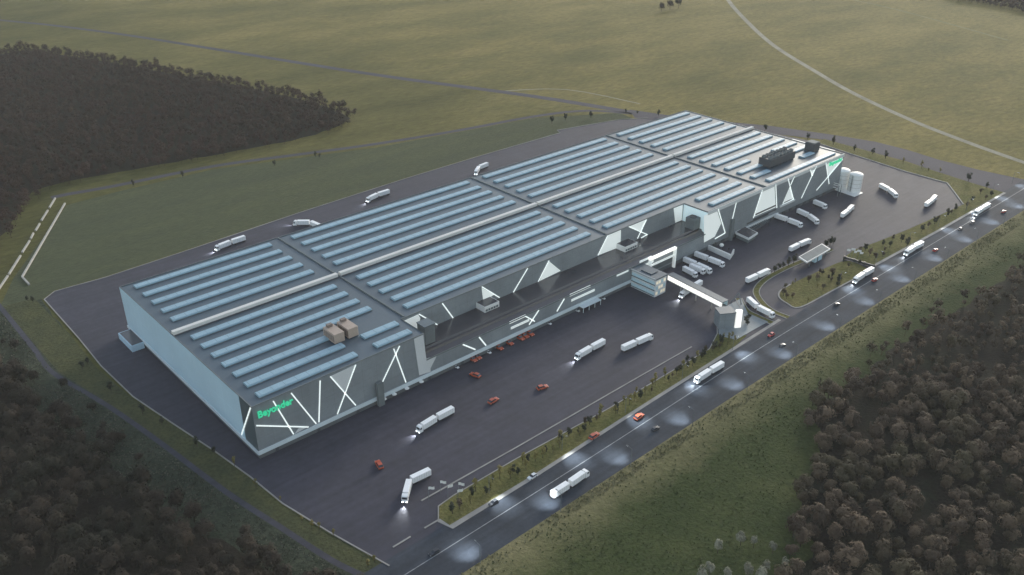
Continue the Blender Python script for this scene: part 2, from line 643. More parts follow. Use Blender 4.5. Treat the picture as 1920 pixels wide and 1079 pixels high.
def strip_mb(mb, pts, w, z0, z1):
    L, Rr = offsets(pts, w)
    n = len(mb.v)
    k = len(pts)
    for i in range(k):
        mb.v += [(*L[i], z0), (*Rr[i], z0), (*Rr[i], z1), (*L[i], z1)]
    for i in range(k - 1):
        a = n + 4 * i
        b = a + 4
        for q in range(4):
            mb.f.append((a + q, a + (q + 1) % 4, b + (q + 1) % 4, b + q))
    mb.f.append((n, n + 3, n + 2, n + 1))
    a = n + 4 * (k - 1)
    mb.f.append((a, a + 1, a + 2, a + 3))


def kerb(name, pts, w, h, m, z0=-0.05):
    mb = MB()
    strip_mb(mb, pts, w, z0, h)
    o = mb.build(name, m)
    o['kind'] = 'structure'
    return o


# ------------------------------------------------------------------ ground
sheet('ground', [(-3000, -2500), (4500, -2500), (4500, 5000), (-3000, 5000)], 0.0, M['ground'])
# meadow south of the road
sheet('meadow', [(-150, -110), (700, -110), (900, -700), (-400, -700)], 0.012, M['meadow'])


def wavy(pts, amp, step, seed, closed=True):
    out = []
    n = len(pts)
    for i in range(n if closed else n - 1):
        a = Vector(pts[i][:2])
        b = Vector(pts[(i + 1) % n][:2])
        k = max(1, int((b - a).length / step))
        for j in range(k):
            p = a.lerp(b, j / k)
            q = noise.noise_vector(Vector((p.x * 0.13, p.y * 0.13, seed))) * amp
            out.append((p.x + q.x, p.y + q.y))
    return out


mown = [G(*p) for p in [(125, 385), (220, 360), (400, 318), (700, 278), (1000, 222), (1160, 212), (1185, 222), (1050, 250)]] + [(331, 242), (250, 241), (155, 236), (65, 230), (15, 227), (-15, 229), (-25, 221), (-45, 229)] + [G(25, 522)]
sheet('mown_field', mown, 0.016, M['mown'])
scrub = [(-60, 330), (-47, 229), (-25, 222), (-26, 160), (-27, 125), (-25, 86), (-14, 20), (-10, -8), (-8, -33), (-2, -61), (4, -92), (0, -140), (-120, -140), (-180, 100)]
sheet('scrub_ground', wavy(scrub, 2.0, 8, 9.0), 0.018, M['scrub'])
lawnL = [(-27, 226), (-26, 160), (-27, 125), (-24, 86), (-13, 20), (-9.5, -8), (-7.5, -33), (-2, -61), (5, -91), (-3.0, -91), (-8, -73.4), (-14, -42.6), (-20, -8.6), (-27, 41.7), (-34, 87), (-43, 134), (-44, 228)]
sheet('lawn', lawnL, 0.026, M['lawn'])

yard = [(16, -95), (5.8, -91.3), (-1.4, -60.9), (-7, -32.7), (-8.9, -8.2), (-12.6, 20), (-18, 53), (-23.1, 86), (-24.6, 125), (-23.5, 161), (-23.1, 220.6), (-15.3, 227), (15, 225.2), (65, 228), (155, 234.6), (250, 239), (331, 240.2), (424, 238.8), (427, 246), (492.5, 230.2), (517, 215), (560, 140), (572, 75), (567.5, 33), (562, -17), (562, -50), (529, -77), (490, -88), (320, -90)]
sheet('yard', yard, 0.034, M['yard'])
road_pts = [(-90, -101.5), (-20, -100.6), (60, -100.2), (200, -99.2), (350, -99), (500, -99.5), (640, -100), (900, -100)]
ribbon('road', road_pts, 25.0, 0.046, M['road'])
cl = [(-60, -99.2), (8, -98.9), (107, -97.6), (234, -94.6), (319, -94.2), (409, -94.6), (560, -95), (700, -95)]
mb = MB()
L, Rr = offsets(smooth(cl, 6), 0.4)
for i in range(len(L) - 1):
    mb.quad((*Rr[i], 0.056), (*Rr[i + 1], 0.056), (*L[i + 1], 0.056), (*L[i], 0.056))
for off, w in ((13.2, 0.3),):
    pass
tag(mb.build('road_marking', M['line']), kind='structure')
# service roads
far = smooth([G(*p) for p in [(-160, 20), (0, 38), (100, 48), (250, 68), (400, 92), (700, 140), (1000, 181), (1200, 214)]], 5)
ribbon('far_road', far, [7.5 + 3.0 * i / len(far) for i in range(len(far))], 0.030, M['farroad'])
sr_top = [G(*p) for p in [(1180, 206), (1290, 222), (1440, 236), (1560, 253), (1640, 266), (1700, 281), (1760, 300), (1840, 320), (1925, 338)]] + [(617, -88)]
sr_bot = [G(*p) for p in [(1190, 221), (1290, 238), (1440, 250), (1540, 262), (1640, 287), (1700, 303), (1740, 317), (1830, 346), (1882, 362)]] + [(578, -88)]
mb = MB()
for i in range(len(sr_top) - 1):
    mb.quad((*sr_bot[i], 0.038), (*sr_bot[i + 1], 0.038), (*sr_top[i + 1], 0.038), (*sr_top[i], 0.038))
tag(mb.build('service_road', M['farroad']), kind='structure')
per = smooth([G(*p) for p in [(96, 371), (130, 364), (220, 348), (400, 312), (560, 290), (700, 271), (860, 245), (1000, 219), (1100, 208), (1190, 214)]], 5)
ribbon('perimeter_road', per, 6.0, 0.030, M['farroad'])
pl = smooth([(-45.5, 260), (-45.1, 229), (-45.2, 169), (-45.3, 134.5), (-35.4, 87.6), (-28.1, 41.7), (-21.4, -8.6), (-15, -42.6), (-9.1, -73.4), (-4.0, -90)], 5)
ribbon('perimeter_track', pl, 2.6, 0.030, M['yard'])
track = smooth([G(*p) for p in [(1345, -40), (1365, 0), (1400, 40), (1450, 85), (1530, 135), (1600, 175), (1700, 222), (1800, 262), (1920, 305), (2000, 330)]], 6)
ribbon('gravel_track', track, 6.5, 0.028, M['gravel'])
ribbon('field_path', smooth([G(*p) for p in [(1600, 0), (1680, 18), (1780, 45), (1890, 76)]], 5), 4.0, 0.022, M['dry'])
ribbon('field_track', smooth([G(*p) for p in [(930, 172), (1060, 168), (1200, 195)]], 4), 2.0, 0.02, M['gravel'])

# kerbs around the yard
kl = [(5.8, -91.3), (-1.4, -60.9), (-7, -32.7), (-8.9, -8.2), (-12.6, 20), (-18, 53), (-23.1, 86), (-24.6, 125), (-23.5, 161), (-23.1, 220.6), (-15.3, 227), (15, 225.2), (65, 228), (155, 234.6), (250, 239), (331, 240.2), (424, 238.8), (427, 246), (492.5, 230.2), (517, 215)]
kerb('yard_kerb', kl, 0.55, 0.35, M['kerb'])
# raised grass island beside the road
strip = [G(*p) for p in [(822, 950), (822, 974), (846, 987), (1000, 893), (1200, 764), (1375, 652), (1400, 630), (1370, 622), (1345, 626), (1330, 655), (1141, 767), (968, 861), (850, 930)]]
mb = MB()
mb.prism(strip, 0.0, 0.16)
tag(mb.build('grass_strip', M['verge']), kind='structure')
kerb('pavement', [G(*p) for p in [(822, 976), (846, 989), (1000, 895), (1200, 766), (1375, 655), (1462, 600)]], 1.9, 0.2, M['kerb'])
kerb('strip_kerb', [G(*p) for p in [(822, 976), (822, 950), (850, 930), (968, 861), (1141, 767), (1330, 655), (1345, 626), (1344, 600), (1352, 582)]], 0.5, 0.3, M['kerb'])
kerb('yard_divider', [G(*p) for p in [(790, 940), (968, 840), (1150, 735), (1297, 651)]], 0.7, 0.3, M['kerb'])
kerb('yard_divider', [G(*p) for p in [(796, 991), (822, 976)]], 0.7, 0.3, M['kerb'])
kerb('yard_divider', [G(*p) for p in [(737, 1027), (770, 1007)]], 0.7, 0.3, M['kerb'])
# east green
east = [G(*p) for p in [(1640, 497), (1585, 482), (1600, 470), (1640, 456), (1700, 432), (1760, 405), (1806, 384), (1790, 362), (1776, 344), (1700, 323), (1600, 291), (1530, 268), (1545, 261), (1640, 287), (1740, 317), (1830, 346), (1884, 362), (1868, 370), (1760, 432)]]
mb = MB()
mb.prism(east, 0.0, 0.16)
tag(mb.build('east_green', M['verge']), kind='structure')
kerb('east_kerb', [G(*p) for p in [(1642, 497), (1760, 433), (1868, 371), (1884, 362)]], 1.9, 0.24, M['kerb'])
kerb('east_kerb', [G(*p) for p in [(1806, 384), (1790, 362), (1776, 344), (1700, 323), (1600, 291), (1530, 268)]], 0.9, 0.5, M['kerb'])
isl = smooth([G(*p) for p in [(1640, 512), (1590, 490), (1540, 507), (1482, 534), (1463, 546), (1462, 558), (1475, 568), (1500, 576), (1560, 545), (1630, 508)]], 4)
mb = MB()
mb.prism(isl, 0.0, 0.16)
tag(mb.build('grass_island', M['verge']), kind='structure')
kerb('island_kerb', smooth([G(*p) for p in [(1482, 534), (1463, 546), (1461, 558), (1475, 569), (1500, 577), (1560, 546), (1640, 503)]], 4), 0.9, 0.3, M['kerb'])
med = smooth([G(*p) for p in [(1560, 468), (1495, 494), (1460, 510), (1432, 527), (1418, 545), (1424, 562), (1445, 582), (1478, 596)]], 5)
mb = MB()
strip_mb(mb, med, 3.6, 0.0, 0.15)
tag(mb.build('median_grass', M['verge']), kind='structure')
mL, mR = offsets(med, 3.6)
kerb('median_kerb', mL, 0.5, 0.3, M['kerb'])
kerb('median_kerb', mR, 0.5, 0.3, M['kerb'])
low = smooth([G(*p) for p in [(1385, 560), (1398, 582), (1420, 594), (1452, 608)]], 5)
mb = MB()
strip_mb(mb, low, 4.0, 0.0, 0.15)
tag(mb.build('gate_verge', M['verge']), kind='structure')
lL, lR = offsets(low, 4.0)
kerb('gate_kerb', lL, 0.5, 0.3, M['kerb'])
kerb('gate_kerb', lR, 0.5, 0.3, M['kerb'])
mb = MB()
mb.prism([G(*p) for p in [(1348, 630), (1346, 600), (1352, 580), (1390, 560), (1402, 588), (1440, 604), (1380, 638)]], 0.0, 0.22)
tag(mb.build('plaza', M['paving']), kind='structure')

# white stretches of low wall and a pale wall at the far left corner
segs = [((104, 373), (93, 391)), ((90, 396), (78, 415)), ((75, 421), (67, 434)), ((63, 439), (58, 449)), ((56, 453), (42, 475)), ((39, 481), (17, 516)), ((15, 519), (-14, 562))]
for i, (a, b) in enumerate(segs):
    mb = MB()
    strip_mb(mb, [G(*a), G(*b)], 1.0, -0.1, 1.1)
    tag(mb.build('boundary_wall', M['concrete']), 'short stretch of pale boundary wall in the broken row at the edge of the left wood', 'wall', 'pale wall stretches in a broken row')
mb = MB()
strip_mb(mb, [G(122, 383), G(42, 521), G(55, 535)], 1.0, -0.1, 1.1)
tag(mb.build('boundary_wall', M['concrete']), 'long unbroken pale wall at the corner of the mown field, parallel to the broken row', 'wall')

# ------------------------------------------------------------------ factory
H, LX, WY = 28.0, 486.5, 149.7
XN, XR, YR, ZL = 93.0, 320.0, 19.3, 16.2
fac = thing('factory_building', 'huge pale and dark grey factory hall with long roof skylights and glowing diagonal strips', 'factory')
outline = [(0, 0), (XN, 0), (XN, YR), (XR, YR), (XR, 0), (LX, 0), (LX, WY), (0, WY)]
# walls
mb = MB()
for i in (0, 1, 2, 4):
    a, b = outline[i], outline[i + 1]
    mb.quad((*a, 2.6), (*b, 2.6), (*b, H), (*a, H))
mb.build('front_wall', M['grey'], fac)
mb = MB()
for a, b in (((LX, 0), (LX, WY)), ((LX, WY), (0, WY)), ((0, WY), (0, 12.0))):
    mb.quad((*a, 2.6), (*b, 2.6), (*b, H), (*a, H))
mb.build('wall', M['pale'], fac)
# near corner in dark glass wrapping on to the end wall
mb = MB()
mb.quad((0, 0, 2.6), (0, 12.0, 2.6), (0, 12.0, H), (0, 0, H))
mb.build('corner_glazing', M['glass'], fac)
mb = MB()
mb.slab([(12.0, 27.9), (150 - 0.4, 27.9), (149.6, 4.7), (16.5, 4.7), (13.2, 11.0)], 'x', 0.0, 0.12)
mb.build('end_cladding', M['pale'], fac)
mb = MB()
a, b = (XR, YR), (XR, 0)
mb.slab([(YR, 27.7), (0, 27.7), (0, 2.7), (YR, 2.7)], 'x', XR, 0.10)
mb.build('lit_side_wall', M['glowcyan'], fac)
mb = MB()
y = 18.0
while y < 149:
    mb.box(-0.15, -0.121, y - 0.05, y + 0.05, 4.9, 27.6)
    y += 6.0
mb.box(-0.15, -0.121, 17, 149.4, 16.2, 16.32)
mb.build('cladding_joints', M['pale'], fac)
# plinth and band
mb = MB()
mb.box(0.25, LX - 0.25, 0.25, WY - 0.25, 0, 2.6)
mb.build('plinth', M['plinth'], fac)
mb = MB()
mb.box(-0.35, 251, -0.5, 0.0, 2.6, 4.6)
mb.box(-0.5, 0.0, 0.0, WY + 0.3, 2.6, 4.3)
mb.build('plinth_band', M['band'], fac)
mb = MB()
mb.box(XR, LX + 0.3, -0.3, 0.0, H - 2.0, H + 0.35)
mb.box(LX, LX + 0.3, 0.0, WY, H - 1.6, H + 0.35)
mb.build('fascia', M['panelpale'], fac)
# roof with parapet
me = bpy.data.meshes.new('roof')
bm = bmesh.new()
_f = bm.faces.new([bm.verts.new((p[0], p[1], H)) for p in outline])
_f.normal_update()
bmesh.ops.triangulate(bm, faces=bm.faces[:])
bm.to_mesh(me)
bm.free()
me.materials.append(M['roof'])
roof = link('roof', me, fac)
mb = MB()
strip_mb(mb, [(0.2, WY - 0.2), (0.2, 0.2), (XN - 0.2, 0.2), (XN - 0.2, YR + 0.2), (XR + 0.2, YR + 0.2), (XR + 0.2, 0.35), (LX - 0.2, 0.35), (LX - 0.2, WY - 0.2), (0.2, WY - 0.2)], 0.4, H, H + 0.4)
mb.build('parapet', M['greymetal'], roof)
# roof seams between the sections, and the long raised monitor
for x in (95.2, 246.2, 385.5):
    mb = MB()
    mb.box(x - 0.35, x + 0.35, (YR if x < XR and x > XN else 0) + 0.8, WY - 0.8, H, H + 0.7)
    mb.build('roof_seam', M['greymetal'], roof)
for x0, x1 in ((0.4, 94.4), (96.2, 245.6), (246.9, 384.8), (386.2, LX + 0.3)):
    mb = MB()
    mb.box(x0, x1, 80.6, 83.0, H, H + 2.0)
    mn = mb.build('roof_monitor', M['stone'], roof)
    mb = MB()
    mb.box(x0 + 0.3, x1 - 0.3, 79.7, 80.597, H + 0.05, H + 0.3)
    mb.build('monitor_shade_strip', M['dark'], mn)  # dark strip drawn as the shadow along the foot of the monitor
# skylights
sections = ((6.0, 87.0), (101.5, 238.5), (253.0, 377.5), (393.0, 481.0))
SKY_W = 4.6


def skylight(x0, x1, y):
    mb = MB()
    n = max(1, int((x1 - x0) / 22))
    # low ridge section: glazing tilts both ways from a ridge
    prof = [(-SKY_W / 2, 0), (-SKY_W / 2, 0.75), (-SKY_W / 2 + 0.5, 1.15), (SKY_W / 2 - 0.5, 1.15), (SKY_W / 2, 0.75), (SKY_W / 2, 0)]
    k = len(prof)
    for x in (x0, x1):
        for p in prof:
            mb.v.append((x, y + p[0], H + p[1]))
    for i in range(k - 1):
        mb.f.append((i, i + 1, k + i + 1, k + i))
    mb.f.append(tuple(range(k)))
    mb.f.append(tuple(range(2 * k - 1, k - 1, -1)))
    o = mb.build('skylight', M['skylight'], roof)
    mb = MB()
    x = x0 + 1.2
    while x < x1 - 0.5:
        mb.box(x - 0.03, x + 0.03, y - SKY_W / 2 + 0.45, y + SKY_W / 2 - 0.45, H + 1.14, H + 1.2)
        x += 6.0
    mb.box(x0 - 0.05, x1 + 0.05, y - SKY_W / 2 - 0.12, y - SKY_W / 2 - 0.003, H, H + 0.35)
    mb.build('glazing_bars', M['greymetal'], o)


for y in (143.0, 131.0, 119.5, 107.5, 95.8):
    for x0, x1 in sections:
        skylight(x0, x1, y)
for y in (72.0, 61.0, 50.0, 39.0, 28.0, 17.0, 6.2):
    for k, (x0, x1) in enumerate(sections):
        if k == 0:
            if y > 35:
                skylight(x0, x1, y)
            elif y > 25:
                skylight(x0, 56, y)
            else:
                skylight(x0, 57, y)
                skylight(68, 88.5, y)
        elif k == 1:
            if y > 25:
                skylight(x0, x1, y)
        elif k == 2:
            if y > 25:
                skylight(x0, x1, y)
            else:
                skylight(331, x1, y)
        else:
            if y in (39.0, 28.0):
                skylight(x0, 428 if y == 28 else 420, y)
                skylight(452, x1, y)
            elif y == 17.0:
                skylight(x0, 413, y)
                skylight(455, 470, y)
            else:
                skylight(x0 if y > 10 else 396, x1, y)

# low wing in front of the recess
wing_x0, wing_x1 = XN, XR
mb = MB()
prof = [(YR, ZL), (5.5, ZL), (5.0, 15.2), (3.4, 15.2), (3.0, 14.2), (0.2, 13.0)]
for i in range(len(prof) - 1):
    (ya, za), (yb, zb) = prof[i], prof[i + 1]
    mb.quad((wing_x0, ya, za), (wing_x1, ya, za), (wing_x1, yb, zb), (wing_x0, yb, zb))
mb.build('low_roof', M['lowroof'], fac)
mb = MB()
mb.box(wing_x0, wing_x1, 0.0, 0.5, 2.6, 13.0)
mb.build('wing_wall', M['grey'], fac)
mb = MB()
mb.box(wing_x0 + 0.3, wing_x1 - 0.3, -0.25, -0.003, 12.35, 13.15)
mb.build('eaves', M['greymetal'], fac)
# pale panels and glowing strips, front planes
pal0 = [
    [(619, 706), (666.5, 684), (645, 735)],
    [(560, 803), (578, 800), (552, 814)],
    [(776, 636), (793, 628), (799, 673), (819, 666.5), (807, 691), (807, 697), (786, 704)],
]
palR = [
    [(1331, 400), (1344, 394), (1352, 419), (1340, 444), (1320, 455), (1320, 405)],
    [(1430, 357), (1452, 348), (1454, 389), (1413, 407)],
    [(1481, 350), (1487, 372), (1467, 382)],
    [(1549, 306), (1580, 293), (1580, 299), (1554, 331)],
    [(1519, 320), (1531, 313), (1522, 332)],
]
palY = [
    [(757, 602), (784, 590), (788, 597), (783, 617)],
    [(903, 540), (926, 553), (906, 565)],
    [(1029, 490), (1051, 508), (1012, 527)],
    [(1139.4, 442), (1164, 431), (1163, 465), (1121, 479)],
    [(1179, 425), (1212, 411), (1203, 434)],
    [(1263, 391), (1280, 384.5), (1278, 413), (1266, 418)],
]
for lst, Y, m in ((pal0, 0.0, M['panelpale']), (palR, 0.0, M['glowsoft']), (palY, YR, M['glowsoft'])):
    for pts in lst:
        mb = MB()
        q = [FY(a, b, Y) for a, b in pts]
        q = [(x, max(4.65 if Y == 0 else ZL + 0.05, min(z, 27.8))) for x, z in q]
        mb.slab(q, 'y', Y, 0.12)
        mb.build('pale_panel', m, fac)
str0 = [((480, 798), (578, 800.6)), ((511.7, 752), (550, 814)), ((545.4, 737), (592.3, 794.4)), ((599.7, 713.6), (597.5, 791.5)), ((619, 706), (666.5, 760)), ((666.5, 684), (632, 776.6)), ((748.8, 648.7), (711.7, 726.6)), ((737.7, 654), (760.6, 717))]
strR = [((1346, 392), (1359, 436.5)), ((1359, 437), (1340, 448)), ((1380, 380), (1372, 414)), ((1477, 335), (1487.5, 375)), ((1489, 331), (1482, 347)), ((1530.5, 311), (1502, 372)), ((1518.7, 318.6), (1523, 329)), ((1548, 305), (1554, 345)), ((1579.5, 299), (1530.5, 357)), ((1454, 346), (1456, 390)), ((1429, 356), (1412, 409)), ((1487, 374), (1466, 384))]
strY = [((785, 589), (819.5, 612)), ((829, 569), (849, 597)), ((903, 537.5), (936, 558)), ((989, 503), (962, 550)), ((1029, 488.7), (1008.7, 529.6)), ((1178.8, 424), (1213, 440)), ((1212, 410), (1194.5, 447.7)), ((1213, 440), (1201, 454)), ((1139, 442), (1120.5, 479))]
strW = [((867, 641), (890.7, 655.5)), ((897.6, 626), (910.8, 648)), ((984.7, 587.7), (1002, 602.6)), ((1010, 575.5), (991.5, 609)), ((1057.8, 554), (1043.6, 584))]
for lst, Y, w, lo in ((str0, 0.0, 0.55, 4.7), (strR, 0.0, 0.7, 3.2), (strY, YR, 0.6, ZL + 0.1), (strW, 0.0, 0.7, 4.7)):
    for a, b in lst:
        p, q = FY(*a, Y), FY(*b, Y)
        hi = 12.3 if lst is strW else 27.9
        p = (p[0], min(max(p[1], lo), hi))
        q = (q[0], min(max(q[1], lo), hi))
        mb = MB()
        mb.bar(p, q, w, 'y', Y - 0.15, 0.22)
        mb.build('light_strip', M['glow'], fac)
mb = MB()
mb.bar((0.6, 27.8), (15.6, 5.0), 0.7, 'x', -0.15, 0.22)
mb.build('light_strip', M['glow'], fac)
# window bands on the low wing
bands = [((955, 606), (984.7, 591.8)), ((957.6, 616), (992, 600)), ((1068, 554), (1106.5, 537)), ((1071, 563.5), (1114.7, 544)), ((1156, 517), (1178, 507)), ((1199, 491.5), (1221, 482)), ((1209, 497), (1225, 490))]
for a, b in bands:
    p, q = FY(*a, 0.0), FY(*b, 0.0)
    z = (p[1] + q[1]) / 2
    mb = MB()
    mb.slab([(p[0], z - 0.75), (q[0], z - 0.75), (q[0], z + 0.75), (p[0], z + 0.75)], 'y', -0.02, 0.2)
    wn = mb.build('window_band', M['glowsoft'], fac)
# dark louvre bands over the docks at the east end
for (a, b) in (((1416, 403), (1454, 385)), ((1412, 412), (1455, 393)), ((1400, 420), (1440, 402)), ((1470, 381), (1482, 375))):
    p, q = FY(*a, 0.0), FY(*b, 0.0)
    z = (p[1] + q[1]) / 2
    mb = MB()
    mb.slab([(p[0], z - 0.6), (q[0], z - 0.6), (q[0], z + 0.6), (p[0], z + 0.6)], 'y', -0.15, 0.1)
    mb.build('louvre_band', M['dark'], fac)
for (a, b) in (((1380, 437), (1458, 399)), ((1462, 386), (1489, 376))):
    p, q = FY(*a, 0.0), FY(*b, 0.0)
    z = (p[1] + q[1]) / 2
    mb = MB()
    mb.box(p[0], q[0], -0.8, -0.003, z - 0.7, z + 0.7)
    mb.build('dock_band', M['panelpale'], fac)
# dock doors along the front
mb_list = []
for x in range(330, 470, 9):
    mb = MB()
    mb.box(x, x + 3.6, -0.12, 0.249, 0.1, 2.5)
    mb.build('dock_door', M['dark'], fac)
x = 8.0
while x < 245:
    mb = MB()
    mb.box(x, x + 1.6, 0.1, 0.249, 0.06, 2.2)
    mb.build('door', M['dark'], fac)
    x += 21.5
# porch box on the end wall
mb = MB()
mb.box(-7.2, -0.51, 127.1, 145.7, 0, 3.7)
pz = mb.build('porch', M['pale'], fac)
mb = MB()
mb.box(-6.6, -0.52, 127.7, 145.1, 3.7, 3.78)
mb.build('porch_roof', M['lowroof'], pz)
# annex behind the east corner
mb = MB()
mb.box(LX + 0.3, 499.5, 14, 52, 0, 24)
an = mb.build('annex', M['panelpale'], fac)
mb = MB()
mb.box(LX + 0.6, 499.2, 14.3, 51.7, 24, 24.3)
mb.build('annex_roof', M['white'], an)


def text_mesh(name, body, width, height, depth, m, parent, origin, face='y'):
    cu = bpy.data.curves.new(name, 'FONT')
    cu.body = body
    cu.extrude = depth / 2
    cu.size = 1
    cu.offset = 0.02
    tmp = bpy.data.objects.new('tmp', cu)
    COL.objects.link(tmp)
    dg = bpy.context.evaluated_depsgraph_get()
    me = bpy.data.meshes.new_from_object(tmp.evaluated_get(dg))
    bpy.data.objects.remove(tmp)
    bpy.data.curves.remove(cu)
    xs = [v.co.x for v in me.vertices]
    ys = [v.co.y for v in me.vertices]
    sx = width / (max(xs) - min(xs))
    sy = height / (max(ys) - min(ys))
    x0, y0 = min(xs), min(ys)
    for v in me.vertices:
        v.co = ((v.co.x - x0) * sx + origin[0], origin[1] - depth / 2 - v.co.z, (v.co.y - y0) * sy + origin[2])
    me.materials.clear()
    me.materials.append(m)
    me.name = name
    return link(name, me, parent)


(xa, za), (xb, zb) = FY(484, 782, -0.5), FY(549, 750, -0.5)
text_mesh('sign_lettering', 'Beyonder', xb - xa, 4.6, 0.5, M['sign'], fac, (xa, -0.42, 20.6))
(xa, za), (xb, zb) = FY(1555, 310, -0.5), FY(1579, 299, -0.5)
text_mesh('sign_lettering', 'Beyonder', xb - xa, 4.0, 0.5, M['sign'], fac, (xa, -0.42, 22.6))

# dark shaft on the facade, box tower on the low roof
mb = MB()
mb.box(62.4, 65.6, -2.6, -0.51, 0, 13.0)
tag(mb.build('service_shaft', M['greymetal']), 'dark grey square shaft against the facade near the sign corner', 'shaft')
mb = MB()
mb.box(98.0, 104.2, 6.5, 13.0, ZL, 26.6)
sh = thing('duct_tower', 'tall grey green box tower on the low roof in the near corner of the recess', 'tower')
mb.build('casing', M['greymetal'], sh)
mb = MB()
mb.box(97.7, 104.5, 6.2, 13.3, 26.6, 27.0)
mb.build('cap', M['glass'], sh)
for (pa, pb, lab) in (((897, 571, 936), 0, 'white rimmed roof pavilion on the low roof under the shorter of two near strips'), ((1160, 456, 1196), 0, 'white rimmed roof pavilion beside the crossing strips at the far end of the low roof')):
    x0, _ = FY(pa[0] + 12, pa[1] + 12, 12.0)
    x1, _ = FY(pa[2], pa[1] - 8, 12.0)
    t = thing('roof_pavilion', lab, 'pavilion', group='pavilions on the low roof')
    mb = MB()
    mb.box(x0, x1, 12.0, YR - 0.01, ZL, ZL + 3.4)
    mb.build('fascia', M['white'], t)
    mb = MB()
    mb.box(x0 + 0.4, x1 - 0.4, 12.4, YR - 0.02, ZL + 3.4, ZL + 3.5)
    mb.build('roof', M['lowroof'], t)
    mb = MB()
    n = 5
    w = (x1 - x0 - 1) / n
    for i in range(n):
        mb.box(x0 + 0.6 + i * w, x0 + 0.6 + i * w + w * 0.8, 11.93, 11.997, ZL + 0.4, ZL + 1.7)
    mb.build('window', M['glass'], t)

# ------------------------------------------------------------------ roof plant
for k, (px, py) in enumerate(((650, 612), (672, 605))):
    x, y = G(px, py + 12, H)
    y = 25.5 if k == 0 else 25.5
    x = 57.5 if k == 0 else 65.3
    t = thing('rooftop_unit', ('tan boxy roof ventilation unit, the one nearer the sign corner' if k == 0 else 'tan boxy roof ventilation unit, the one nearer the recess'), 'ventilation unit', (x, y, H), group='pair of tan roof ventilation units')
    mb = MB()
    mb.box(-2.8, 2.8, -5.2, 5.2, 0.4, 5.4, bev=0.15)
    mb.build('casing', M['tan'], t)
    mb = MB()
    mb.box(-2.4, 2.4, -4.8, 4.8, 0, 0.4)
    mb.build('base', M['dark'], t)
    mb = MB()
    for i in range(6):
        mb.box(-2.88, -2.803, -4.6 + i * 1.55, -3.4 + i * 1.55, 1.2, 4.4)
    mb.build('louvre', M['tan2'], t)
    mb = MB()
    mb.box(-1.4, 1.4, 2.8, 4.6, 5.4, 6.8)
    mb.build('cowl', M['tan2'], t)
# chiller bank
x0, y0 = G(1412, 318, H)
t = thing('chiller_bank', 'long dark rooftop chiller bank with a row of fans', 'chiller', (418.5, 20.0, H))
mb = MB()
mb.box(0, 31, -1.0, 9.5, 0.8, 6.2)
mb.build('casing', M['dark'], t)
mb = MB()
for i in range(8):
    mb.box(0.5 + i * 4.2, 0.9 + i * 4.2, -0.6, 9.1, 0, 0.8)
mb.build('skid', M['dark'], t)
for i in range(7):
    for yy in (1.6, 6.9):
        mb = MB()
        mb.lathe([(1.75, 6.2), (1.75, 7.5), (1.5, 7.5), (1.4, 6.9), (0.3, 6.9)], 2.3 + i * 4.4, yy, 12)
        mb.build('fan', M['greymetal'], t)
t = thing('rooftop_unit', 'dark single box unit on the pale far end of the roof', 'ventilation unit', (476, 21, H))
mb = MB()
mb.box(-4, 4, -4, 4, 0.3, 6.6, bev=0.2)
mb.build('casing', M['dark'], t)
mb = MB()
mb.box(-3.4, 3.4, -3.4, 3.4, 6.6, 7.0)
mb.build('grille', M['greymetal'], t)
mb = MB()
mb.box(-3.6, 3.6, -3.6, 3.6, 0, 0.3)
mb.build('base', M['greymetal'], t)
# grey unit on the low roof by the lit wall
t = thing('rooftop_unit', 'grey green cube unit on the low roof against the lit white wall', 'ventilation unit', (316.0, 8.0, ZL))
mb = MB()
mb.box(-3.4, 3.4, -3.6, 3.6, 0, 7.2, bev=0.3)
mb.build('casing', M['greymetal'], t)
mb = MB()
mb.lathe([(2.4, 7.2), (2.4, 7.7), (2.1, 7.7), (2.0, 7.3)], 0, 0, 16)
mb.build('fan', M['dark'], t)

# ------------------------------------------------------------------ office block, bridge, stair tower
t = thing('office_block', 'three storey office block with blue window bands in front of the hall', 'office')
ox0, ox1, oy0, oy1 = 247.5, 257.5, -19.2, -0.55
mb = MB()
mb.box(ox0, ox1, oy0, oy1, 0, 11.4)
mb.build('wall', M['panelpale'], t)
for i, z in enumerate((1.2, 4.7, 8.2)):
    mb = MB()
    mb.box(ox0 - 0.1, ox0 - 0.003, oy0 + 0.7, oy1 - 0.3, z, z + 1.9)
    wb = mb.build('window_band', M['officeglass'], t)
    mb = MB()
    for k in range(7):
        yy = oy0 + 0.7 + (k + 0.5) * 2.5
        mb.box(ox0 - 0.16, ox0 - 0.101, yy - 0.05, yy + 0.05, z, z + 1.9)
    mb.build('mullions', M['panelpale'], wb)
    for k in range(4):
        mb = MB()
        mb.box(ox0 + 0.7 + k * 2.25, ox0 + 2.5 + k * 2.25, oy0 - 0.1, oy0 - 0.003, z, z + 1.9)
        mb.build('window', M['officewarm'] if (i + k) % 3 != 1 else M['officeglass'], t)
    mb = MB()
    mb.box(ox0 - 0.22, ox0 - 0.003, oy0 + 0.3, oy1, z - 0.55, z - 0.1)
    mb.build('ledge', M['glass'], t)
mb = MB()
mb.box(ox0 - 0.5, ox1 + 0.5, oy0 - 0.5, 6.0, 11.4, 12.3)
rf = mb.build('roof', M['roof'], t)
mb = MB()
mb.box(ox0 - 0.6, ox0 - 0.503, oy0 - 0.6, 6.0, 11.7, 12.45)
mb.build('roof_edge', M['panelpale'], rf)
mb = MB()
mb.box(ox0 + 2, ox1 - 2, -14, -6, 12.3, 12.9)
mb.build('hatch', M['roof'], rf)

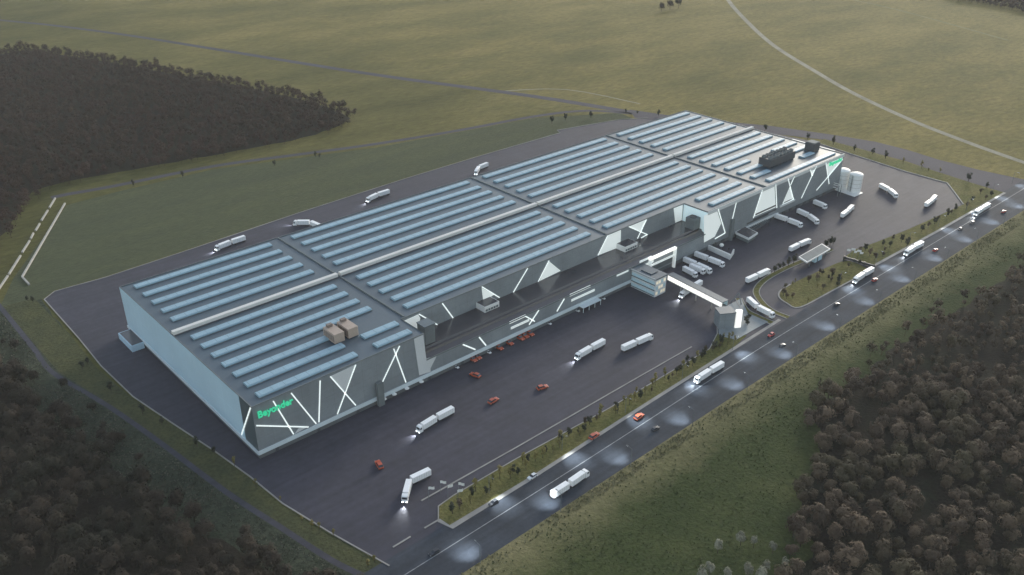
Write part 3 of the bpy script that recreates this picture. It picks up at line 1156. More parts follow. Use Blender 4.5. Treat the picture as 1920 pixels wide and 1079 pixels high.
# covered bridge from the office to the stair tower
A = Vector(G(1251, 524, 6.0)).to_3d()
B = Vector(G(1354, 577, 6.0)).to_3d()
dirv = (B - A).normalized()
nrm = Vector((dirv.y, -dirv.x, 0))
if nrm.x > 0:
    nrm = -nrm     # nrm points to the near (left) side
br = thing('footbridge', 'raised covered footbridge with a glowing white side between the office and the stair tower', 'footbridge', (A.x, A.y, 0), math.atan2(dirv.y, dirv.x))
Lb = (B - A).length
s = 1 if Vector((-dirv.y, dirv.x, 0)).dot(nrm) > 0 else -1
y0, y1 = sorted((-4.6 * s, 0))
mb = MB()
mb.box(0, Lb, y0, y1, 5.3, 5.8)
mb.build('deck', M['greymetal'], br)
mb = MB()
mb.box(0, Lb, y0 - 0.2, y1 + 0.2, 9.0, 9.4)
mb.build('roof', M['roof'], br)
yl, yh = sorted((0.0, 0.1 * s))
mb = MB()
mb.box(0.3, Lb - 0.3, yl, yh, 5.85, 8.95)
gl = mb.build('lit_glazing', M['glowwarm'], br)
yl, yh = sorted((0.103 * s, 0.16 * s))
mb = MB()
k = 0.3
while k < Lb:
    mb.box(k, k + 0.12, yl, yh, 5.85, 8.95)
    k += 3.0
mb.build('mullions', M['panelpale'], gl)
yl, yh = sorted((-4.6 * s, -4.5 * s))
mb = MB()
mb.box(0.3, Lb - 0.3, yl, yh, 5.85, 8.95)
mb.build('glazing', M['officeglass'], br)
for f in (0.22, 0.5, 0.78):
    mb = MB()
    mb.tube((Lb * f, -2.3 * s, 0), (Lb * f, -2.3 * s, 5.3), 0.35, 0.35, 10)
    mb.build('pillar', M['concrete'], br)
# stair tower: plain dark block with one glowing bay
tw = thing('stair_tower', 'dark block shaped entrance tower with one tall glowing white bay by the road', 'tower')
w0 = Vector((*G(1347, 618), 0))
w1 = Vector((*G(1388, 614), 0))
dw = (w1 - w0).normalized()
nb = Vector((-dw.y, dw.x, 0))
if nb.dot(FW) < 0:
    nb = -nb
Lw = (w1 - w0).length


def tq(u, v):
    p = w0 + dw * u + nb * v
    return (p.x, p.y)


mb = MB()
mb.prism([tq(0, 0), tq(Lw * 0.72, 0), tq(Lw * 0.72, 7.5), tq(0, 7.5)], 0.2, 9.6)
mb.build('wall', M['grey'], tw)
mb = MB()
mb.prism([tq(-0.2, -0.2), tq(Lw * 0.72, -0.2), tq(Lw * 0.72, 7.7), tq(-0.2, 7.7)], 9.603, 9.95)
mb.build('roof', M['roof'], tw)
mb = MB()
mb.prism([tq(Lw * 0.722, -0.6), tq(Lw, -0.6), tq(Lw, 1.2), tq(Lw * 0.722, 1.2)], 0.2, 11.0)
lb = mb.build('lit_bay', M['glowwarm'], tw)
mb = MB()
for u in (0.722, 0.815, 0.908, 0.992):
    mb.prism([tq(Lw * u, -0.68), tq(Lw * u + 0.1, -0.68), tq(Lw * u + 0.1, -0.603), tq(Lw * u, -0.603)], 0.2, 11.0)
mb.build('mullions', M['panelpale'], lb)

# white portal frame over the recess dock
t = thing('dock_portal', 'white lit portal frame around the dock beside the office block', 'portal')
(xa, za), (xb, zb) = FY(1231, 470, -0.8), FY(1276, 455, -0.8)
xp0, xp1 = 263.0, 288.0
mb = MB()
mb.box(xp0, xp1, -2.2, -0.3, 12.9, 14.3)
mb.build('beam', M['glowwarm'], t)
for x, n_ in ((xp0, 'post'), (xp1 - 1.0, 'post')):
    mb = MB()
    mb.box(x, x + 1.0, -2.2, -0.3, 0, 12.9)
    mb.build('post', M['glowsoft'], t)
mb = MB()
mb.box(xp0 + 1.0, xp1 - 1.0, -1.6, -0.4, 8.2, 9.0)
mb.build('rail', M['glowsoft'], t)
mb = MB()
for i in range(22):
    x = xp0 + 1.3 + i * 1.0
    mb.box(x, x + 0.55, -0.9, -0.55, 4.2, 8.1)
mb.build('shutter', M['greymetal'], t)
# canopy on posts beside the wing
(xa, _), (xb, _) = FY(1084, 575, 0), FY(1118, 558, 0)
t = thing('entrance_canopy', 'small white canopy on thin posts at the facade left of the office', 'canopy')
mb = MB()
mb.box(xa, xb, -4.2, -0.55, 3.0, 3.4)
mb.build('roof', M['band'], t)
for i in range(4):
    mb = MB()
    x = xa + 0.4 + i * (xb - xa - 0.8) / 3
    mb.tube((x, -3.9, 0), (x, -3.9, 3.0), 0.18, 0.18, 8)
    mb.build('post', M['band'], t)
# white door lamps
for px, py in ((720, 750), (739, 741), (762.5, 729.5), (789.5, 716.6)):
    x, z = FY(px, py, -1.0)
    t = thing('door_canopy', 'small round white canopy over a door in the plinth near the sign corner', 'canopy', (x, -0.52, 0), group='white door canopies along the near plinth')
    mb = MB()
    mb.lathe([(1.2, 2.3), (1.2, 2.5), (0.9, 2.75), (0.4, 2.9)], 0, -0.75, 14)
    mb.build('hood', M['white'], t)
    mb = MB()
    mb.tube((0, -0.75, 2.3), (0, 0.4, 1.7), 0.08, 0.08, 6)
    mb.build('bracket', M['greymetal'], t)

# tanks
t = thing('storage_tank', 'white upright storage tank, the one closer to the hall', 'tank', group='pair of white storage tanks')
(tx0, ty0), (tx1, ty1) = (487.5, -6.0), (487.5, -17.5)
tb0, tb1 = G(1580, 353, 0.5), G(1604, 361, 0.5)
for k, (bp_, lab) in enumerate(((tb0, 'white upright storage tank, the one closer to the hall'), (tb1, 'white upright storage tank, the one further from the hall'))):
    if k:
        t = thing('storage_tank', lab, 'tank', group='pair of white storage tanks')
    t.location = (bp_[0] + 3, bp_[1] + 3.2, 0.5)
    mb = MB()
    mb.lathe([(5.0, 0), (5.0, 12.6), (4.85, 13.2), (3.6, 13.8), (1.8, 14.2), (0.3, 14.3)], 0, 0, 32)
    o = mb.build('shell', M['white'], t)
    for p in o.data.polygons:
        p.use_smooth = len(p.vertices) == 4
    o.data.set_sharp_from_angle(angle=R(40))
    mb = MB()
    for z in (3.2, 6.4, 9.6):
        mb.lathe([(5.0, z), (5.07, z + 0.05), (5.07, z + 0.2), (5.0, z + 0.25)], 0, 0, 32)
    mb.build('hoop', M['concrete'], t)
    mb = MB()
    for i in range(28):
        mb.box(-5.5, -5.08, -0.4, 0.4, 0.4 + i * 0.45, 0.47 + i * 0.45)
    mb.box(-5.5, -5.42, -0.45, -0.37, 0, 13.5)
    mb.box(-5.5, -5.42, 0.37, 0.45, 0, 13.5)
    mb.build('ladder', M['greymetal'], t)
mb = MB()
mb.prism([G(1560, 355), G(1602, 370), G(1618, 363), G(1578, 348)], 0.04, 0.5)
tag(mb.build('tank_base', M['white']), 'white concrete slab under the pair of storage tanks', 'slab')
t = thing('pipe_rack', 'white pipes linking the hall corner to the tanks', 'pipes')
for z in (4.5, 6.5, 8.0):
    mb = MB()
    mb.tube((LX - 10, -1.2, z), (LX - 10, -8, z), 0.3, 0.3, 8)
    mb.tube((LX - 10, -8, z), (tb0[0] + 1.0, tb0[1] + 3, z), 0.3, 0.3, 8)
    mb.build('pipe', M['white'], t)
for x, y in ((LX - 10, -7.6), (LX - 14, -7.7)):
    mb = MB()
    mb.box(x - 0.2, x + 0.2, y - 0.2, y + 0.2, 0, 8.4)
    mb.build('post', M['greymetal'], t)

# dark stack east of the lit wall
mb = MB()
p = G(1371, 452)
mb.box(p[0] - 0.9, p[0] + 1.3, p[1], p[1] + 2.4, 0, 15.5)
tag(mb.build('chimney_stack', M['greymetal']), 'dark square chimney stack standing in front of the east facade', 'chimney')
# walled yard
def wall_path(name, pts, w, h, m, label, cat):
    mb = MB()
    strip_mb(mb, pts, w, 0, h)
    return tag(mb.build(name, m), label, cat)


wall_path('garden_wall', [G(1327, 468), G(1369, 487), G(1375, 476)], 0.9, 3.4, M['white'], 'white L shaped screen wall between the parked trucks and the chimney stack', 'wall')
t = thing('dome_lamp', 'white globe on a short stem inside the white screen wall', 'globe', (*G(1352, 468), 0))
mb = MB()
mb.lathe([(0.3, 2.0), (1.0, 2.2), (1.45, 2.9), (1.45, 3.4), (1.0, 4.1), (0.3, 4.3)], 0, 0, 16)
mb.build('globe', M['white'], t)
mb = MB()
mb.tube((0, 0, 0), (0, 0, 2.1), 0.25, 0.25, 8)
mb.build('stem', M['greymetal'], t)
# guard house and pergola
c0 = G(1379, 446)
t = thing('gatehouse', 'white rimmed flat roofed pavilion next to the slatted pergola', 'pavilion')
q = [G(1378, 437, 3.6), G(1404, 449, 3.6), G(1421, 438, 3.6), G(1396, 426, 3.6)]
mb = MB()
mb.prism([((p[0] * 0.86 + 0.14 * sum(a[0] for a in q) / 4), (p[1] * 0.86 + 0.14 * sum(a[1] for a in q) / 4)) for p in q], 0, 2.8)
mb.build('wall', M['greymetal'], t)
mb = MB()
mb.prism(q, 2.8, 4.2)
rf = mb.build('fascia', M['white'], t)
mb = MB()
cxy = (sum(a[0] for a in q) / 4, sum(a[1] for a in q) / 4)
mb.prism([(cxy[0] + (p[0] - cxy[0]) * 0.9, cxy[1] + (p[1] - cxy[1]) * 0.9) for p in q], 4.2, 4.26)
mb.build('roof', M['lowroof'], rf)
t = thing('pergola', 'dark slatted pergola against the east docks', 'pergola')
pa, pb, pc_, pd = G(1402, 428, 3), G(1412, 434, 3), G(1442, 416, 3), G(1430, 410, 3)
mb = MB()
for i in range(11):
    f = i / 10
    a = Vector(pa).lerp(Vector(pd), f)
    b = Vector(pb).lerp(Vector(pc_), f)
    mb.prism([(a.x, a.y), (b.x, b.y), (b.x + 0.7, b.y), (a.x + 0.7, a.y)], 3.0, 3.3)
mb.build('slats', M['greymetal'], t)
mb = MB()
strip_mb(mb, [pa, pd], 0.4, 2.7, 3.0)
strip_mb(mb, [pb, pc_], 0.4, 2.7, 3.0)
mb.build('beam', M['dark'], t)
for p in (pa, pb, pc_, pd):
    mb = MB()
    mb.box(p[0] - 0.15, p[0] + 0.15, p[1] - 0.15, p[1] + 0.15, 0, 2.7)
    mb.build('post', M['dark'], t)
# gate canopy
t = thing('gate_canopy', 'long gate shelter with a grey green roof and white edge between the lanes', 'shelter')
q = [G(1497, 483, 4.5), G(1513, 493, 4.5), G(1557, 468, 4.5), G(1541, 458, 4.5)]
mb = MB()
mb.prism(q, 4.0, 4.9)
fa = mb.build('fascia', M['white'], t)
cxy = (sum(a[0] for a in q) / 4, sum(a[1] for a in q) / 4)
mb = MB()
mb.prism([(cxy[0] + (p[0] - cxy[0]) * 0.93, cxy[1] + (p[1] - cxy[1]) * 0.88) for p in q], 4.9, 4.97)
mb.build('roof', M['greymetal'], t)
for f in (0.1, 0.5, 0.9):
    for (a, b) in ((q[0], q[3]), (q[1], q[2])):
        p = Vector(a).lerp(Vector(b), f)
        p = p.lerp(Vector(cxy), 0.15)
        mb = MB()
        mb.box(p.x - 0.25, p.x + 0.25, p.y - 0.25, p.y + 0.25, 0, 4.0)
        mb.build('post', M['greymetal'], t)
p0 = Vector(q[1]).lerp(Vector(q[2]), 0.3).lerp(Vector(cxy), 0.5)
mb = MB()
mb.box(p0.x, p0.x + 8, p0.y - 1.2, p0.y + 1.2, 0, 3.0)
mb.build('booth', M['officeglass'], t)
# barrier at the east gate
t = thing('gate_barrier', 'dark sliding gate between the grass island and the east green', 'gate')
a, b = G(1583, 486), G(1640, 503)
mb = MB()
strip_mb(mb, [a, b], 0.5, 0.3, 1.9)
mb.build('panel', M['dark'], t)
for f in (0, 0.33, 0.66, 1):
    p = Vector(a).lerp(Vector(b), f)
    mb = MB()
    mb.box(p.x - 0.4, p.x + 0.4, p.y - 0.4, p.y + 0.4, 0, 2.2)
    mb.build('post', M['dark'], t)
# angular frame by the stair tower
t = thing('angular_gantry', 'thin dark angular frame beside the stair tower', 'frame')
pts = [G(1370, 568), G(1384, 562, 0), G(1390, 572)]
mb = MB()
mb.tube((*pts[0], 0), (*pts[1], 4.5), 0.3, 0.3, 6)
mb.build('strut', M['greymetal'], t)
mb = MB()
mb.tube((*pts[1], 4.5), (*pts[2], 0), 0.3, 0.3, 6)
mb.build('strut', M['greymetal'], t)

# ------------------------------------------------------------------ flagpoles
fl = []
proto = None
for (px, py), where in [((804, 926), 0), ((826, 914), 0), ((840, 924), 0), ((860, 917), 0), ((858, 932), 0), ((1585, 480), 1), ((1593, 478), 1), ((1598, 484), 1), ((1604, 481), 1), ((1609, 486), 1)]:
    x, y = G(px, py + 12 - 6 * where)
    lab = ('white flag on a thin mast at the near end of the roadside grass strip', 'white flag on a thin mast beside the dark sliding gate')[where]
    grp = ('flags at the near end of the grass strip', 'flags beside the sliding gate')[where]
    if proto is None:
        proto = thing('flagpole', lab, 'flag', (x, y, 0), 0, grp)
        mb = MB()
        mb.tube((0, 0, 0), (0, 0, 7.2), 0.09, 0.06, 8)
        mb.build('mast', M['greymetal'], proto)
        mb = MB()
        for i in range(6):
            xa, xb = 0.1 + i * 0.42, 0.1 + (i + 1) * 0.42
            ya, yb = 0.16 * math.sin(i * 1.1), 0.16 * math.sin((i + 1) * 1.1)
            for o_ in (0, 0.03):
                mb.quad((xa, ya + o_, 5.6), (xb, yb + o_, 5.6 - 0.03 * i), (xb, yb + o_, 7.0 - 0.03 * i), (xa, ya + o_, 7.0))
        mb.build('flag', M['white'], proto)
        o = proto
    else:
        o = copy_tree(proto)
        tag(o, lab, 'flag', grp)
        o.location = (x, y, 0)
    o.rotation_euler.z = R(-20 + rnd.uniform(-40, 40))

# ------------------------------------------------------------------ vehicles
def meshes_truck():
    d = {}
    mb = MB()   # cab profile extruded across
    prof = [(0.0, 0.55), (2.35, 0.55), (2.45, 1.5), (2.3, 2.3), (2.0, 3.3), (1.5, 3.75), (0.2, 3.85), (0.0, 3.3)]
    k = len(prof)
    for y in (-1.25, 1.25):
        for x, z in prof:
            mb.v.append((x, y, z))
    for i in range(k):
        j = (i + 1) % k
        mb.f.append((i, j, k + j, k + i))
    mb.f.append(tuple(range(k)))
    mb.f.append(tuple(range(2 * k - 1, k - 1, -1)))
    d['cab'] = mb.mesh('cab', M['truckwhite'])
    mb = MB()
    mb.quad((2.33, -1.1, 2.25), (2.33, 1.1, 2.25), (2.04, 1.1, 3.25), (2.04, -1.1, 3.25))
    for s_ in (-1, 1):
        mb.quad((0.9, 1.256 * s_, 2.2), (2.1, 1.256 * s_, 2.2), (1.85, 1.256 * s_, 3.15), (0.9, 1.256 * s_, 3.15))
    d['windscreen'] = mb.mesh('windscreen', M['window'])
    mb = MB()
    mb.box(-0.05, 0.08, -0.28, 0.28, -0.17, 0.17)
    d['headlight'] = mb.mesh('headlight', M['lamp'])
    d['headlight_off'] = None
    for nm, ln in (('cargo_box', 8.4), ('trailer_box', 9.4)):
        mb = MB()
        mb.box(-ln, 0, -1.28, 1.28, 1.15, 4.0, bev=0.06)
        d[nm] = mb.mesh(nm, M['truckwhite'])
        mb = MB()
        mb.box(-ln + 0.15, -0.1 if nm == 'trailer_box' else 2.2, -0.45, 0.45, 0.7, 1.14)
        mb.box(-ln + 0.2, -ln + 0.3, -1.2, 1.2, 0.55, 0.75)
        mb.box(-ln * 0.72, -ln * 0.3, -1.25, -1.15, 0.5, 1.14)
        mb.box(-ln * 0.72, -ln * 0.3, 1.15, 1.25, 0.5, 1.14)
        d['chassis_' + nm] = mb.mesh('chassis', M['dark'])
        mb = MB()
        x = -ln + 1.2
        while x < -0.6:
            mb.box(x, x + 0.08, -1.3, -1.282, 1.25, 3.85)
            mb.box(x, x + 0.08, 1.282, 1.3, 1.25, 3.85)
            x += 1.2
        d['rail_' + nm] = mb.mesh('panel_ribs', M['concrete'])
        mb = MB()
        for s_ in (-1, 1):
            mb.box(-ln - 0.03, -ln - 0.003, s_ * 1.05 - 0.15, s_ * 1.05 + 0.15, 1.2, 1.5)
        d['tail_' + nm] = mb.mesh('tail_light', M['taillight'])
    mb = MB()
    mb.lathe([(0.2, -0.17), (0.5, -0.17), (0.52, -0.1), (0.52, 0.1), (0.5, 0.17), (0.2, 0.17)], 0, 0, 14)
    me = mb.mesh('wheel', M['tyre'])
    me.transform(Matrix.Rotation(R(90), 4, 'X'))
    d['wheel'] = me
    mb = MB()
    mb.box(-1.6, 0.0, -0.12, 0.12, 0.75, 0.9)
    d['drawbar'] = mb.mesh('drawbar', M['dark'])
    mb = MB()
    mb.box(0.1, 1.7, -1.15, 1.15, 0, 0.5)
    return d


TM = meshes_truck()
SPOT = None


def spot(name, power, size, blend, parent, loc, rot, col=(0.9, 0.96, 1.0), radius=0.25):
    l = bpy.data.lights.new(name, 'SPOT')
    l.energy = power
    l.spot_size = size
    l.spot_blend = blend
    l.color = col
    l.shadow_soft_size = radius
    o = bpy.data.objects.new(name, l)
    COL.objects.link(o)
    o.parent = parent
    o.location = loc
    o.rotation_euler = rot
    return o


spot_data = {}


def make_truck(rear, joint, front, label, lit, trailer=True, z=1.8, solo=False, group='white lorries on the site and road'):
    r = Vector(G(*rear, z))
    f = Vector(G(*front, z))
    j = Vector(G(*joint, z)) if joint else (r + f) / 2
    d1 = (f - j).normalized()          # lorry direction
    d2 = (j - r).normalized()          # trailer direction
    t = thing('box_truck' if solo else 'road_train', label, 'truck', (j.x, j.y, 0.05), math.atan2(d1.y, d1.x), group)
    # origin at the coupling: lorry extends forward, trailer back
    def put(name, me, parent, loc, rz=0):
        o = link(name, me, parent)
        o.location = loc
        o.rotation_euler.z = rz
        return o
    fx = 9.0
    cb = put('cargo_box', TM['cargo_box'], t, (fx, 0, 0))
    put('panel_ribs', TM['rail_cargo_box'], cb, (0, 0, 0))
    put('chassis', TM['chassis_cargo_box'], t, (fx, 0, 0))
    put('tail_light', TM['tail_cargo_box'], t, (fx, 0, 0))
    cab = put('cab', TM['cab'], t, (fx + 0.5, 0, 0))
    put('windscreen', TM['windscreen'], cab, (0.0, 0, 0))
    for s_ in (-0.85, 0.85):
        hl = put('headlight', TM['headlight'] if lit else TM['headlight_dim'], cab, (2.43, s_, 1.0))
    for x in (1.6, fx + 1.6):
        for s_ in (-1.05, 1.05):
            put('wheel', TM['wheel'], t, (x, s_, 0.52))
    for s_ in (-1.05, 1.05):
        put('wheel', TM['wheel'], t, (3.1, s_, 0.52))
    if trailer:
        a = math.atan2(d2.y, d2.x) - math.atan2(d1.y, d1.x)
        c, s2 = math.cos(a), math.sin(a)

        def rot(x, y):
            return (x * c - y * s2, x * s2 + y * c)
        put('drawbar', TM['drawbar'], t, (0.4, 0, 0), a)
        tb = put('trailer_box', TM['trailer_box'], t, (*rot(-0.9, 0), 0), a)
        put('panel_ribs', TM['rail_trailer_box'], tb, (0, 0, 0))
        put('chassis', TM['chassis_trailer_box'], t, (*rot(-0.9, 0), 0), a)
        put('tail_light', TM['tail_trailer_box'], t, (*rot(-0.9, 0), 0), a)
        for x in (-2.4, -8.0, -9.3):
            for s_ in (-1.05, 1.05):
                put('wheel', TM['wheel'], t, (*rot(x, s_), 0.52), a)
    if lit:
        if 'h' not in spot_data:
            o = spot('headlight_beam', 3200, R(58), 0.9, t, (fx + 3.05, 0, 1.2), (R(76), 0, R(-90)))
            spot_data['h'] = o.data
        else:
            o = bpy.data.objects.new('headlight_beam', spot_data['h'])
            COL.objects.link(o)
            o.parent = t
            o.location = (fx + 3.05, 0, 1.2)
            o.rotation_euler = (R(76), 0, R(-90))
    return t


mb = MB()
mb.box(-0.05, 0.08, -0.28, 0.28, -0.17, 0.17)
TM['headlight_dim'] = mb.mesh('headlight', M['greymetal'])

trucks = [
    ((852, 768), (818, 786), (781, 809), 'lit white lorry and trailer crossing the yard in front of the near facade', 1),
    ((806, 886), (768, 904), (755, 952), 'lit white lorry turning sharply with bent trailer at the near yard end', 1),
    ((1031, 933), (1067, 910), (1100, 887), 'unlit white lorry and trailer on the meadow side lane of the main road', 0),
    ((1136, 640), (1108, 655), (1077, 673), 'white lorry and trailer with headlights on in mid yard, ahead of an unlit one', 1),
    ((1166, 656), (1193, 644), (1220, 632), 'white lorry and trailer without lights in mid yard near the grass strip', 0),
    ((1357, 683), (1331, 698), (1303, 716), 'white lorry and trailer with headlights on the main road just below the plaza', 1),
    ((1641, 504), (1619, 516), (1596, 532), 'white lorry and trailer with headlights on passing the sliding gate on the main road', 1),
    ((1734, 455), (1714, 466), (1693, 479), 'white lorry and trailer with headlights on the main road alongside the east green', 1),
    ((1859, 383), (1842, 393), (1823, 405), 'white lorry and trailer with headlights on at the far end of the main road', 1),
    ((1402, 562), (1420, 578), (1452, 594), 'white lorry and trailer leaving through the narrow exit lane by the plaza', 0),
    ((1400, 528), (1420, 519), (1441, 509), 'white lorry and trailer in the yard beside the curved median', 0),
    ((1480, 470), (1498, 461), (1517, 453), 'white lorry and trailer in the yard behind the gate shelter', 0),
    ((1576, 408), (1589, 398), (1598, 389), 'white lorry bent in a gentle turn in the east yard below the tanks', 0),
    ((1736, 386), (1746, 379), (1754, 370), 'white lorry bent in a turn at the far right corner of the east yard', 0),
    ((1652, 350), (1667, 358), (1682, 370), 'white lorry curving through the yard right of the tanks', 0),
    ((1451, 405), (1477, 414), (1503, 424), 'white lorry and trailer standing straight at the east docks nearest the pergola', 0),
    ((1492, 395), (1516, 406), (1533, 418), 'white lorry pulling away from the east docks with its trailer slightly bent', 0),
    ((1302, 477), (1328, 487), (1354, 497), 'white lorry and trailer parked next to the white screen wall', 0),
    ((1281, 487), (1306, 498), (1332, 510), 'white lorry and trailer parked second from the white screen wall', 0),
    ((1318, 529), (1296, 542), (1268, 561), 'white lorry with headlights on passing under the footbridge', 1),
    ((461, 447), (433, 456), (400, 469), 'white lorry and trailer with headlights on in the rear lane nearest the left corner', 1),
    ((731, 360), (708, 367), (681, 380), 'white lorry and trailer with headlights on in the middle of the rear lane', 1),
    ((603, 428), (582, 419), (556, 419), 'white lorry swinging out from behind the hall in the rear lane, headlights on', 1),
    ((918, 308), (898, 316), (889, 330), 'white lorry turning in the rear lane furthest along the back of the hall', 1),
]
for a, b, c, lab, lit in trucks:
    make_truck(a, b, c, lab, lit)
for a, c, lab in (((1514, 375), (1536, 384), 'white lorry without trailer at the dock nearest the tanks'),
                  ((1268, 498), (1293, 511), 'white lorry without trailer parked closest to the office block'),
                  ((1279, 494), (1306, 505), 'white lorry without trailer squeezed between two parked lorries by the office')):
    v0, v1 = Vector(G(*a, 1.8)), Vector(G(*c, 1.8))
    j = v0
    make_truck(a, None, c, lab, 0, trailer=False, solo=True)


def meshes_car(paint, key):
    d = {}
    mb = MB()
    secs = [(-2.2, 0.35, 0.80, 0.72), (-2.1, 0.30, 0.86, 0.86), (-1.2, 0.28, 0.90, 0.92), (0.9, 0.28, 0.90, 0.90), (1.9, 0.30, 0.86, 0.78), (2.2, 0.36, 0.76, 0.62)]
    n = 0
    for x, z0, w, z1 in secs:
        mb.v += [(x, -w, z0), (x, w, z0), (x, w, z1 * 0.85), (x, w * 0.9, z1), (x, -w * 0.9, z1), (x, -w, z1 * 0.85)]
    for i in range(len(secs) - 1):
        for q in range(6):
            a = i * 6
            mb.f.append((a + q, a + (q + 1) % 6, a + 6 + (q + 1) % 6, a + 6 + q))
    mb.f.append(tuple(range(6)))
    mb.f.append(tuple(range(len(mb.v) - 1, len(mb.v) - 7, -1)))
    d['body'] = mb.mesh('body', paint)
    mb = MB()
    mb.v += [(-2.0, -0.82, 0.84), (0.95, -0.82, 0.86), (0.95, 0.82, 0.86), (-2.0, 0.82, 0.84), (-1.5, -0.66, 1.42), (0.15, -0.66, 1.42), (0.15, 0.66, 1.42), (-1.5, 0.66, 1.42)]
    mb.f += [(0, 1, 5, 4), (1, 2, 6, 5), (2, 3, 7, 6), (3, 0, 4, 7), (4, 5, 6, 7)]
    d['windows'] = mb.mesh('windows', M['window'])
    mb = MB()
    mb.box(-1.5, 0.12, -0.66, 0.66, 1.40, 1.47, bev=0.04)
    d['roof'] = mb.mesh('roof', paint)
    me = bpy.data.meshes.new('wheel')
    mb = MB()
    mb.lathe([(0.12, -0.1), (0.30, -0.1), (0.31, 0.0), (0.30, 0.1), (0.12, 0.1)], 0, 0, 12)
    me = mb.mesh('wheel', M['tyre'])
    me.transform(Matrix.Rotation(R(90), 4, 'X'))
    d['wheel'] = me
    mb = MB()
    mb.box(2.1, 2.19, -0.16, 0.16, -0.07, 0.07)
    d['headlight'] = mb.mesh('headlight', M['white'])
    return d


CM = {'orange': meshes_car(M['carorange'], 'orange'), 'red': meshes_car(M['carred'], 'red'), 'dark': meshes_car(M['cardark'], 'dark'), 'white': meshes_car(M['carwhite'], 'white')}


def car(px, py, ang, kind, label, group, sc=1.0):
    x, y = G(px, py, 0.6)
    d = CM[kind]
    t = thing('car', label, 'car', (x, y, 0.055), ang, group)
    t.scale = (sc, sc, sc)
    link('body', d['body'], t)
    link('windows', d['windows'], t)
    link('roof', d['roof'], t)
    for wx in (-1.4, 1.35):
        for wy in (-0.8, 0.8):
            o = link('wheel', d['wheel'], t)
            o.location = (wx, wy, 0.31)
    for wy in (-0.62, 0.62):
        o = link('headlight', d['headlight'], t)
        o.location = (0, wy, 0.6)
    return t


g1 = 'orange cars on the site'
for (px, py, a, lab) in (
        (711, 872, 75, 'orange car alone at the near end of the yard beside the bent lorry'),
        (891, 704, 105, 'orange car just off the row of parked orange cars'),
        (925, 752, 5, 'orange car driving across the yard between the near lorry and the facade'),
        (1017, 727, -15, 'orange car driving across mid yard away from the lorries'),
        (1114, 818, 5, 'orange car on the main road near the kerb of the grass strip'),
        (1198, 782, 5, 'orange car in the light pool on the main road')):
    car(px, py, R(a), 'orange', lab, g1, 1.4)
for i, (px, py) in enumerate(((886, 674), (894, 669.5), (935, 652), (954, 643), (975, 634), (983, 630), (993, 626))):
    car(px, py, R(-88), 'orange', 'orange car parked against the facade, ' + ('the first of the near pair', 'the second of the near pair', 'the single one right after the near pair', 'the next single one before the tight trio', 'first of the tight trio', 'middle of the tight trio', 'last of the tight trio')[i], 'orange cars parked along the facade', 1.4)
for (px, py, a, lab) in (
        (1446, 628, 180, 'red car on the main road beside the plaza'),
        (1640, 525, 0, 'red car on the main road opposite the sliding gate'),
        (1754, 469, 0, 'red car on the main road alongside the east green'),
        (1882, 397, 0, 'red car at the far end of the main road')):
    car(px, py, R(a), 'red', lab, 'red cars on the main road', 1.1)
for (px, py, a, lab) in (
        (1229, 804, 0, 'dark car in the far lane of the main road by the dry verge'),
        (1467, 648, 0, 'dark car at the grass edge opposite the plaza'),
        (1569, 571, 0, 'dark car in the far lane opposite the grass island'),
        (1823, 418, 180, 'dark car ahead of the furthest lit lorry on the main road'),
        (925, 943, 180, 'dark car in a light pool beside the grass strip end'),
        (814, 1036, 180, 'dark car on the main road at the bottom of the picture'),
        (1800, 430, 180, 'dark car in the dim stretch of road before the east end')):
    car(px, py, R(a), 'dark', lab, 'dark cars on the main road', 1.05)
car(998, 894, R(180), 'white', 'white car on the main road beside the grass strip', None, 1.1)
for i, (px, py) in enumerate(((855.5, 687.5), (916, 660), (1029, 606), (1082, 582), (1130, 559))):
    car(px, py, R(-88), 'white', ('white car parked alone at the facade left of all orange cars', 'white car parked between the near orange pair and the single orange car', 'white car parked at the facade right after the orange trio', 'white car parked at the facade left of the entrance canopy', 'white car parked at the facade right of the entrance canopy')[i], 'white cars parked along the facade', 0.85)

# ------------------------------------------------------------------ street lamps
lp = None


def street_lamp(x, y, rz, label, group):
    global lp
    if lp is None:
        t = thing('street_lamp', label, 'street lamp', (x, y, 0), rz, group)
        mb = MB()
        mb.tube((0, 0, 0), (0, 0, 9.6), 0.11, 0.07, 8)
        mb.tube((0, 0, 9.5), (2.6, 0, 9.9), 0.06, 0.05, 6)
        mb.build('pole', M['greymetal'], t)
        mb = MB()
        mb.box(2.2, 3.2, -0.17, 0.17, 9.85, 10.02)
        hd = mb.build('lamp_head', M['greymetal'], t)
        mb = MB()
        mb.box(2.35, 3.1, -0.13, 0.13, 9.8, 9.847)
        mb.build('lens', M['lamp'], hd)
        lp = t
        o = spot('lamp_light', 6800, R(72), 1.0, t, (2.8, 0, 9.6), (0, R(-30), 0), (0.86, 0.95, 1.0), 0.3)
        return t
    t = copy_tree(lp)
    t.location = (x, y, 0)
    t.rotation_euler.z = rz
    return tag(t, label, 'street lamp', group)


for k in range(-1, 14):
    street_lamp(32.4 + 43.4 * k, -113.6, R(90), 'thin grey street lamp with a lit head on the meadow side of the main road', 'street lamps on the meadow side')
for x in (61, 104.3, 147, 190, 233, 343, 387, 430, 473, 517, 560, 597):
    street_lamp(x, -85.6 if x < 300 else -84.6, R(-90), 'thin grey street lamp with a lit head on the factory side of the main road', 'street lamps on the factory side')

